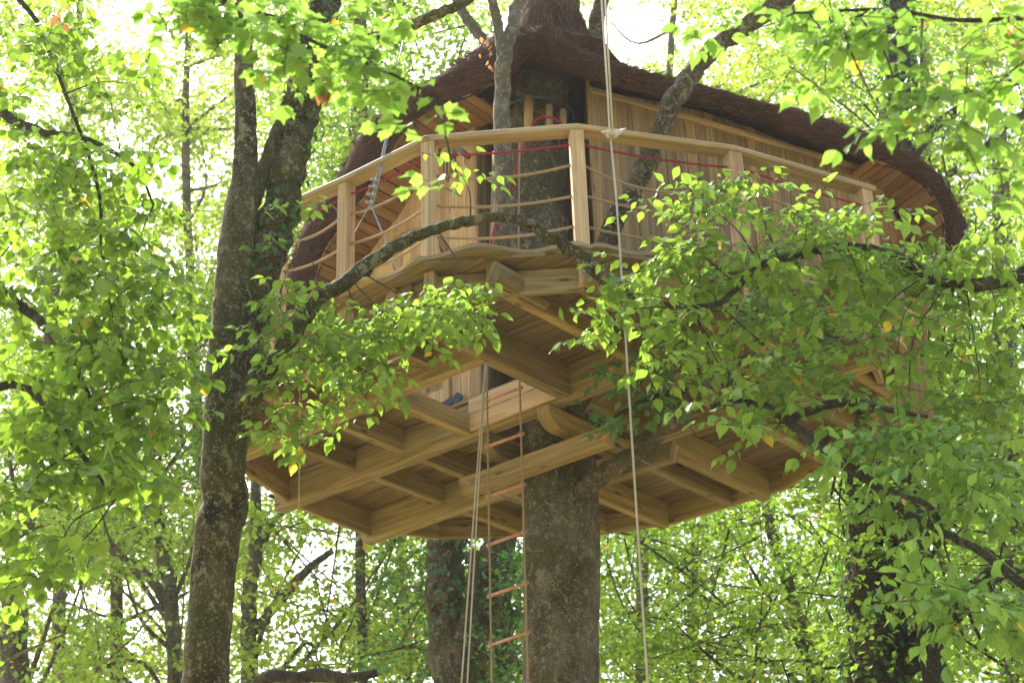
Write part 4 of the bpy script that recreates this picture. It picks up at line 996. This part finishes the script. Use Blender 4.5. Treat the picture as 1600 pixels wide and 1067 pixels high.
# ================================================================== FOREST BEHIND
HOLES = [(215, 35, 50, 45, 1), (170, 60, 35, 30, 1), (60, 180, 45, 30, .8), (190, 190, 40, 25, .9), (60, 90, 30, 30, .7), (200, 230, 50, 30, .75), (265, 300, 60, 40, .7), (255, 400, 40, 40, .7), (310, 600, 35, 30, .6), (1000, 50, 75, 60, 1), (1100, 60, 50, 40, .6), (1230, 170, 60, 30, .75), (1190, 45, 40, 20, .6), (700, 100, 25, 20, .8), (470, 870, 60, 35, .9), (540, 840, 30, 22, .9), (520, 920, 50, 35, .7), (230, 960, 45, 35, .85), (90, 950, 45, 45, .8), (150, 930, 30, 30, .6), (1235, 830, 40, 35, .7), (1145, 900, 25, 20, .6), (1215, 1040, 15, 25, .8), (1010, 895, 45, 25, .6), (1440, 905, 40, 14, .6), (50, 760, 40, 30, .6), (410, 740, 15, 20, .8), (30, 480, 20, 30, .7), (1560, 560, 20, 20, .4), (1560, 190, 50, 60, .5), (1540, 330, 40, 60, .4), (860, 1000, 1, 1, 0), (560, 60, 20, 20, .6), (450, 1000, 40, 30, .5), (640, 120, 20, 20, .5)]
def in_hole(px, py):
    for hx, hy, rx, ry, pr in HOLES:
        rx *= 1.2; ry *= 1.2; pr = min(1, pr * 1.15)
        if ((px - hx) / rx) ** 2 + ((py - hy) / ry) ** 2 < 1 and random.random() < pr: return True
    return False
def crown(parent, clumps, per, size, m, limbs_from, mt, kind='far', csize=.55, limb_n=14):
    P = []; D = []; Nn = []; S = []; br = MB()
    for ci, (c, rr) in enumerate(clumps):
        nsub = per
        k = RNG.normal(0, 1, (nsub, 3)); k /= np.linalg.norm(k, axis=1)[:, None]; k *= (RNG.random(nsub) ** .5)[:, None] * rr; k[:, 2] *= .55
        # leaves sit in small flat tufts
        nt_ = max(2, nsub // 9); tuft = k[:nt_]
        q = tuft[RNG.integers(0, nt_, nsub)] + RNG.normal(0, 1, (nsub, 3)) * np.array([.13, .13, .045]) * rr / .5
        P.append(c + q)
        d = RNG.normal(0, 1, (nsub, 3)); d[:, 2] = d[:, 2] * .4 - .5; D.append(d)
        nn = RNG.normal(0, .5, (nsub, 3)); nn[:, 2] += .9; Nn.append(nn)
        S.append(size * (.6 + .6 * RNG.random(nsub)))
        if limbs_from is not None and ci % max(1, len(clumps) // max(1, limb_n // 2)) == 0:
            z = c[2] - random.uniform(.8, 2.2); j = int(np.argmin(np.abs(limbs_from[:, 2] - z))); a = limbs_from[j]
            P2, r2 = smooth_path([a, (a + c) / 2 + RNG.normal(0, .25, 3), c], [.035, .022, .006], 5); br.tube(P2, r2, 6, cap=False)
        elif ci and random.random() < .5:
            j = random.randrange(max(0, ci - 6), ci); P2, r2 = smooth_path([clumps[j][0], (clumps[j][0] + c) / 2 + RNG.normal(0, .12, 3), c], [.014, .01, .005], 3)
            if np.linalg.norm(clumps[j][0] - c) < 2.5: br.tube(P2, r2, 5, cap=False)
    P = np.vstack(P); D = np.vstack(D); Nn = np.vstack(Nn); S = np.concatenate(S)
    pw = parent.location; me = leaf_mesh('crown', P, leaf_frames(D, Nn), S, kind, m, origin=tuple(pw))
    link('crown', me, parent, Vector(pw), kind='stuff')
    if br.v: br.build('branches', mt, parent, kind='stuff')
def bgtree(label, trunk, cells, Y, dY, m, per=70, size=.085, cr=.5, mt=None, ivy=0, extra=(), holes=True, name='forest_tree', nlimb=14, group='trees of the wood behind the tree house'):
    """trunk: px path; cells: (px0, px1, py0, py1, number of clumps)"""
    base = onY(trunk[0][0], trunk[0][1], Y)
    t = empty(name, Vector((base[0], base[1], GROUND)), label, 'tree', group)
    mt = mt or (M['bark'] if Y > 17.5 else M['bark_dark'])
    o, P, r = limb('trunk', [(x, y, Y + dd, rr * (.5 if Y >= 22 else 1)) for x, y, rr, dd in trunk], mt, t, seg=16, ground=True, wob=.1)
    for L in extra: limb('limb', [(x, y, Y + dd, rr) for x, y, rr, dd in L], mt, t, seg=10)
    cl = []
    for (x0, x1, y0, y1, n) in cells:
        for _ in range(int(n * 1.75)):
            px, py = random.uniform(x0, x1), random.uniform(y0, y1)
            if holes and in_hole(px, py): continue
            cl.append((onY(px, py, Y + random.uniform(-dY, dY)), cr * random.uniform(.6, 1.3)))
    if cl: crown(t, cl, per, size, m, P, mt, limb_n=nlimb)
    if ivy:
        fo = Foliage()
        for _ in range(ivy):
            i = random.randrange(3, len(P)); a = random.uniform(0, 6.283); rr = r[i] * random.uniform(1, 1.2) + .03
            p = P[i] + np.array([math.cos(a) * rr, math.sin(a) * rr, random.uniform(-.15, .15)])
            fo.leaf(p, np.array([math.cos(a) * .5, math.sin(a) * .5, -.9]) + RNG.normal(0, .3, 3), np.array([math.cos(a), math.sin(a), .4]) + RNG.normal(0, .3, 3), random.uniform(.05, .085))
        fo.build(t, 'far', M['ivy'], 0, mt, twigs=False)
    return t
LF_, LD, LL, LM_ = M['leaf_far'], M['leaf_dark'], M['leaf_left'], M['leaf_mid']
# right, ivy-clad tree close behind the deck
bgtree('big ivy-covered trunk with a broken stub and a heavy limb at the lower right', [(1372, 1120, 46, 0), (1368, 960, 45, 0), (1370, 850, 42, 0), (1378, 760, 38, 0), (1390, 640, 30, 0), (1400, 500, 26, 0), (1405, 300, 22, 0), (1400, 100, 19, 0), (1405, -60, 16, 0)],
       [(1180, 1620, 560, 1080, 55), (1440, 1620, 250, 640, 22)], 15.0, 1.4, LM_, per=75, size=.08, ivy=2600, cr=.5, nlimb=8,
       extra=[[(1385, 1070, 22, 0), (1430, 1020, 22, -.2), (1480, 960, 21, -.3), (1530, 920, 18, -.3), (1560, 890, 12, -.3)], [(1380, 940, 16, 0), (1405, 890, 14, -.2), (1432, 850, 12, -.3)], [(1350, 940, 20, -.2), (1345, 850, 17, -.3), (1335, 760, 14, -.3), (1325, 640, 10, -.3), (1310, 500, 8, 0)]])
bgtree('slender dark leaning trunk left of the ivy-covered tree', [(1290, 1110, 11, 0), (1262, 1020, 11, 0), (1235, 930, 10, 0), (1215, 860, 9, 0), (1198, 790, 8, 0), (1190, 700, 7, 0), (1180, 400, 5, 0)],
       [(940, 1340, 760, 1080, 60)], 18.0, 1.5, LL, per=80, size=.08, cr=.55)
bgtree('ivy-clad double trunk under the deck between the ladder and the far left', [(708, 1120, 36, 0), (703, 980, 33, 0), (696, 900, 30, 0), (700, 820, 28, 0), (705, 700, 24, 0), (700, 500, 20, 0)],
       [(560, 840, 860, 1080, 20)], 16.5, 1.2, LD, per=60, size=.07, ivy=800, mt=M['bark'], cr=.4, nlimb=2,
       extra=[[(735, 1120, 30, .8), (750, 1000, 24, .8), (762, 900, 20, .8), (778, 820, 20, .8), (780, 700, 18, .8)], [(718, 1000, 10, -.2), (735, 930, 9, -.2), (742, 860, 8, -.2)]])
bgtree('straight trunk seen just behind the rope ladder', [(772, 1120, 26, 0), (778, 980, 23, 0), (784, 860, 20, 0), (786, 700, 18, 0)],
       [(600, 900, 880, 1080, 12)], 18.5, 1.2, LD, per=60, size=.07, ivy=800, cr=.4, nlimb=2)
bgtree('thin trunk just right of the forked tree with a limb rising to the deck', [(390, 1120, 14, 0), (388, 1000, 12, 0), (392, 920, 11, 0), (400, 840, 9, 0), (398, 700, 7, 0)],
       [(360, 660, 780, 1080, 55)], 19.0, 2.0, LF_, per=80, size=.085, cr=.55,
       extra=[[(395, 985, 9, 0), (440, 935, 8, 0), (480, 890, 7, 0), (520, 860, 5, 0)], [(398, 900, 6, 0), (410, 850, 5, 0), (440, 800, 4, 0), (480, 785, 3, 0)]])
bgtree('trunk with a forked crown left of the forked tree', [(275, 1120, 13, 0), (272, 1000, 12, 0), (262, 900, 11, 0), (250, 840, 9, 0), (245, 760, 7, 0), (250, 640, 6, 0)],
       [(40, 330, 760, 1080, 52)], 20.0, 2.0, LF_, per=80, size=.085, cr=.6,
       extra=[[(268, 960, 9, 0), (235, 905, 8, 0), (190, 870, 6, 0), (150, 850, 4, 0)], [(262, 860, 9, 0), (240, 810, 8, 0), (190, 760, 7, 0), (150, 740, 5, 0)]])
bgtree('old pale trunk at the far left bottom', [(25, 1120, 24, 0), (22, 980, 20, 0), (30, 860, 15, 0), (60, 700, 11, 0), (90, 400, 9, 0)], [(-20, 200, 560, 1080, 30)], 17.0, 1.5, LL, per=70, size=.08, mt=M['bark'], cr=.5)
bgtree('bright yellow-green tree behind the left forked tree', [(330, 1120, 22, 0), (320, 800, 20, 0), (300, 500, 16, 0), (290, 200, 12, 0), (300, -80, 9, 0)],
       [(150, 580, -30, 470, 120)], 24.0, 2.5, LF_, per=95, size=.10, cr=.75, nlimb=22)
bgtree('sunlit tree filling the upper left corner of the wood', [(90, 1120, 22, 0), (95, 700, 18, 0), (110, 300, 13, 0), (130, -80, 9, 0)],
       [(-40, 260, -30, 620, 105)], 26.0, 2.5, LF_, per=95, size=.10, cr=.8, nlimb=22)
bgtree('tree rising behind the left side of the thatched roof', [(568, 1120, 7, 0), (562, 700, 9, 0), (570, 300, 14, 0), (560, 100, 11, 0), (575, -80, 8, 0)],
       [(470, 780, -30, 420, 75)], 18.0, 1.6, LM_, per=85, size=.085, cr=.6)
bgtree('pale sunlit tree beyond the middle of the roof', [(1000, 1120, 20, 0), (1010, 700, 18, 0), (1040, 200, 13, 0), (1060, -80, 9, 0)],
       [(900, 1280, -30, 300, 80)], 24.0, 2.2, LF_, per=85, size=.10, cr=.7)
bgtree('sunlit tree beyond the right end of the roof', [(1480, 1120, 22, 0), (1470, 700, 20, 0), (1450, 300, 15, 0), (1440, -80, 10, 0)],
       [(1180, 1640, -30, 520, 165)], 23.0, 2.4, LF_, per=95, size=.10, cr=.75, nlimb=20)
bgtree('dark trunk with ivy behind the upper right leaves', [(1410, 700, 17, 0), (1405, 300, 17, 0), (1402, 150, 19, 0), (1400, 60, 18, 0), (1398, -80, 16, 0)],
       [(1300, 1560, 60, 330, 14)], 14.5, .8, LM_, per=50, size=.075, ivy=1100, cr=.4, nlimb=5,
       extra=[[(1405, 300, 10, 0), (1430, 240, 9, 0), (1470, 190, 8, 0), (1540, 150, 7, 0), (1620, 110, 7, 0)], [(1480, 275, 5, 0), (1530, 240, 6, 0), (1580, 190, 6, 0), (1640, 160, 6, 0)]])
bgtree('leafy tree low behind the ladder and trunk', [(640, 1120, 16, 0), (630, 900, 14, 0), (620, 700, 10, 0)],
       [(560, 900, 840, 1080, 50)], 24.0, 2.0, LL, per=80, size=.09, cr=.6)
bgtree('leafy tree behind the trunk at the lower centre right', [(1080, 1120, 16, 0), (1085, 900, 14, 0), (1090, 600, 10, 0)],
       [(900, 1300, 780, 1080, 55)], 26.0, 2.0, LM_, per=90, size=.10, cr=.7)
bgtree('broad green tree at the right edge of the wood', [(1590, 1120, 26, 0), (1580, 800, 22, 0), (1570, 500, 16, 0), (1560, 200, 11, 0)],
       [(1300, 1640, 500, 1080, 95)], 20.0, 2.0, LL, per=90, size=.09, cr=.65)
bgtree('distant green tree at the left behind the hanging boughs', [(180, 1120, 22, 0), (185, 700, 18, 0), (190, 300, 12, 0)],
       [(-40, 420, 440, 880, 110)], 22.0, 2.0, LL, per=90, size=.09, cr=.7)
# farthest mass of woodland
P = []; cl = []
FW = empty('distant_wood', Vector((0, 36, GROUND)), 'pale far woodland showing between the nearer trees', 'wood')
for _ in range(1350):
    px, py = random.uniform(-60, 1660), random.uniform(-40, 1090)
    if in_hole(px, py) or random.random() < .12: continue
    cl.append((onY(px, py, random.uniform(32, 40)), random.uniform(.8, 1.5)))
crown(FW, cl, 110, .17, M['leaf_far'], None, M['bark'])
# fallen dark log mass / roof-like trunk at lower left of the ladder
b = MB(); P, r = pxpath([(400, 1066, 15, 8), (430, 1056, 15, 10), (465, 1058, 15, 9), (500, 1053, 15, 11), (540, 1058, 15, 8), (590, 1050, 15, 6)]); b.tube(P, r, 12, wob=.1)
tag(b.build('leaning_bough', M['bark_dark']), 'dark nearly horizontal bough at the bottom left of the ladder', 'branch')

# thin scattering volume added to lift the shadows
v = MB(); v.prism([(-60, -6, GROUND - 1.2), (60, -6, GROUND - 1.2), (60, 60, GROUND - 1.2), (-60, 60, GROUND - 1.2)], (0, 0, 36), (1, 0, 0))
hz = bpy.data.materials.new('thin haze'); hz.use_nodes = True; ht = hz.node_tree; ht.nodes.clear()
pv = ht.nodes.new('ShaderNodeVolumePrincipled'); pv.inputs['Density'].default_value = .0006; pv.inputs['Color'].default_value = (.95, .97, 1, 1); pv.inputs['Anisotropy'].default_value = .3
oo_ = ht.nodes.new('ShaderNodeOutputMaterial'); ht.links.new(pv.outputs[0], oo_.inputs['Volume'])
v.build('fill_haze', hz, kind='stuff')
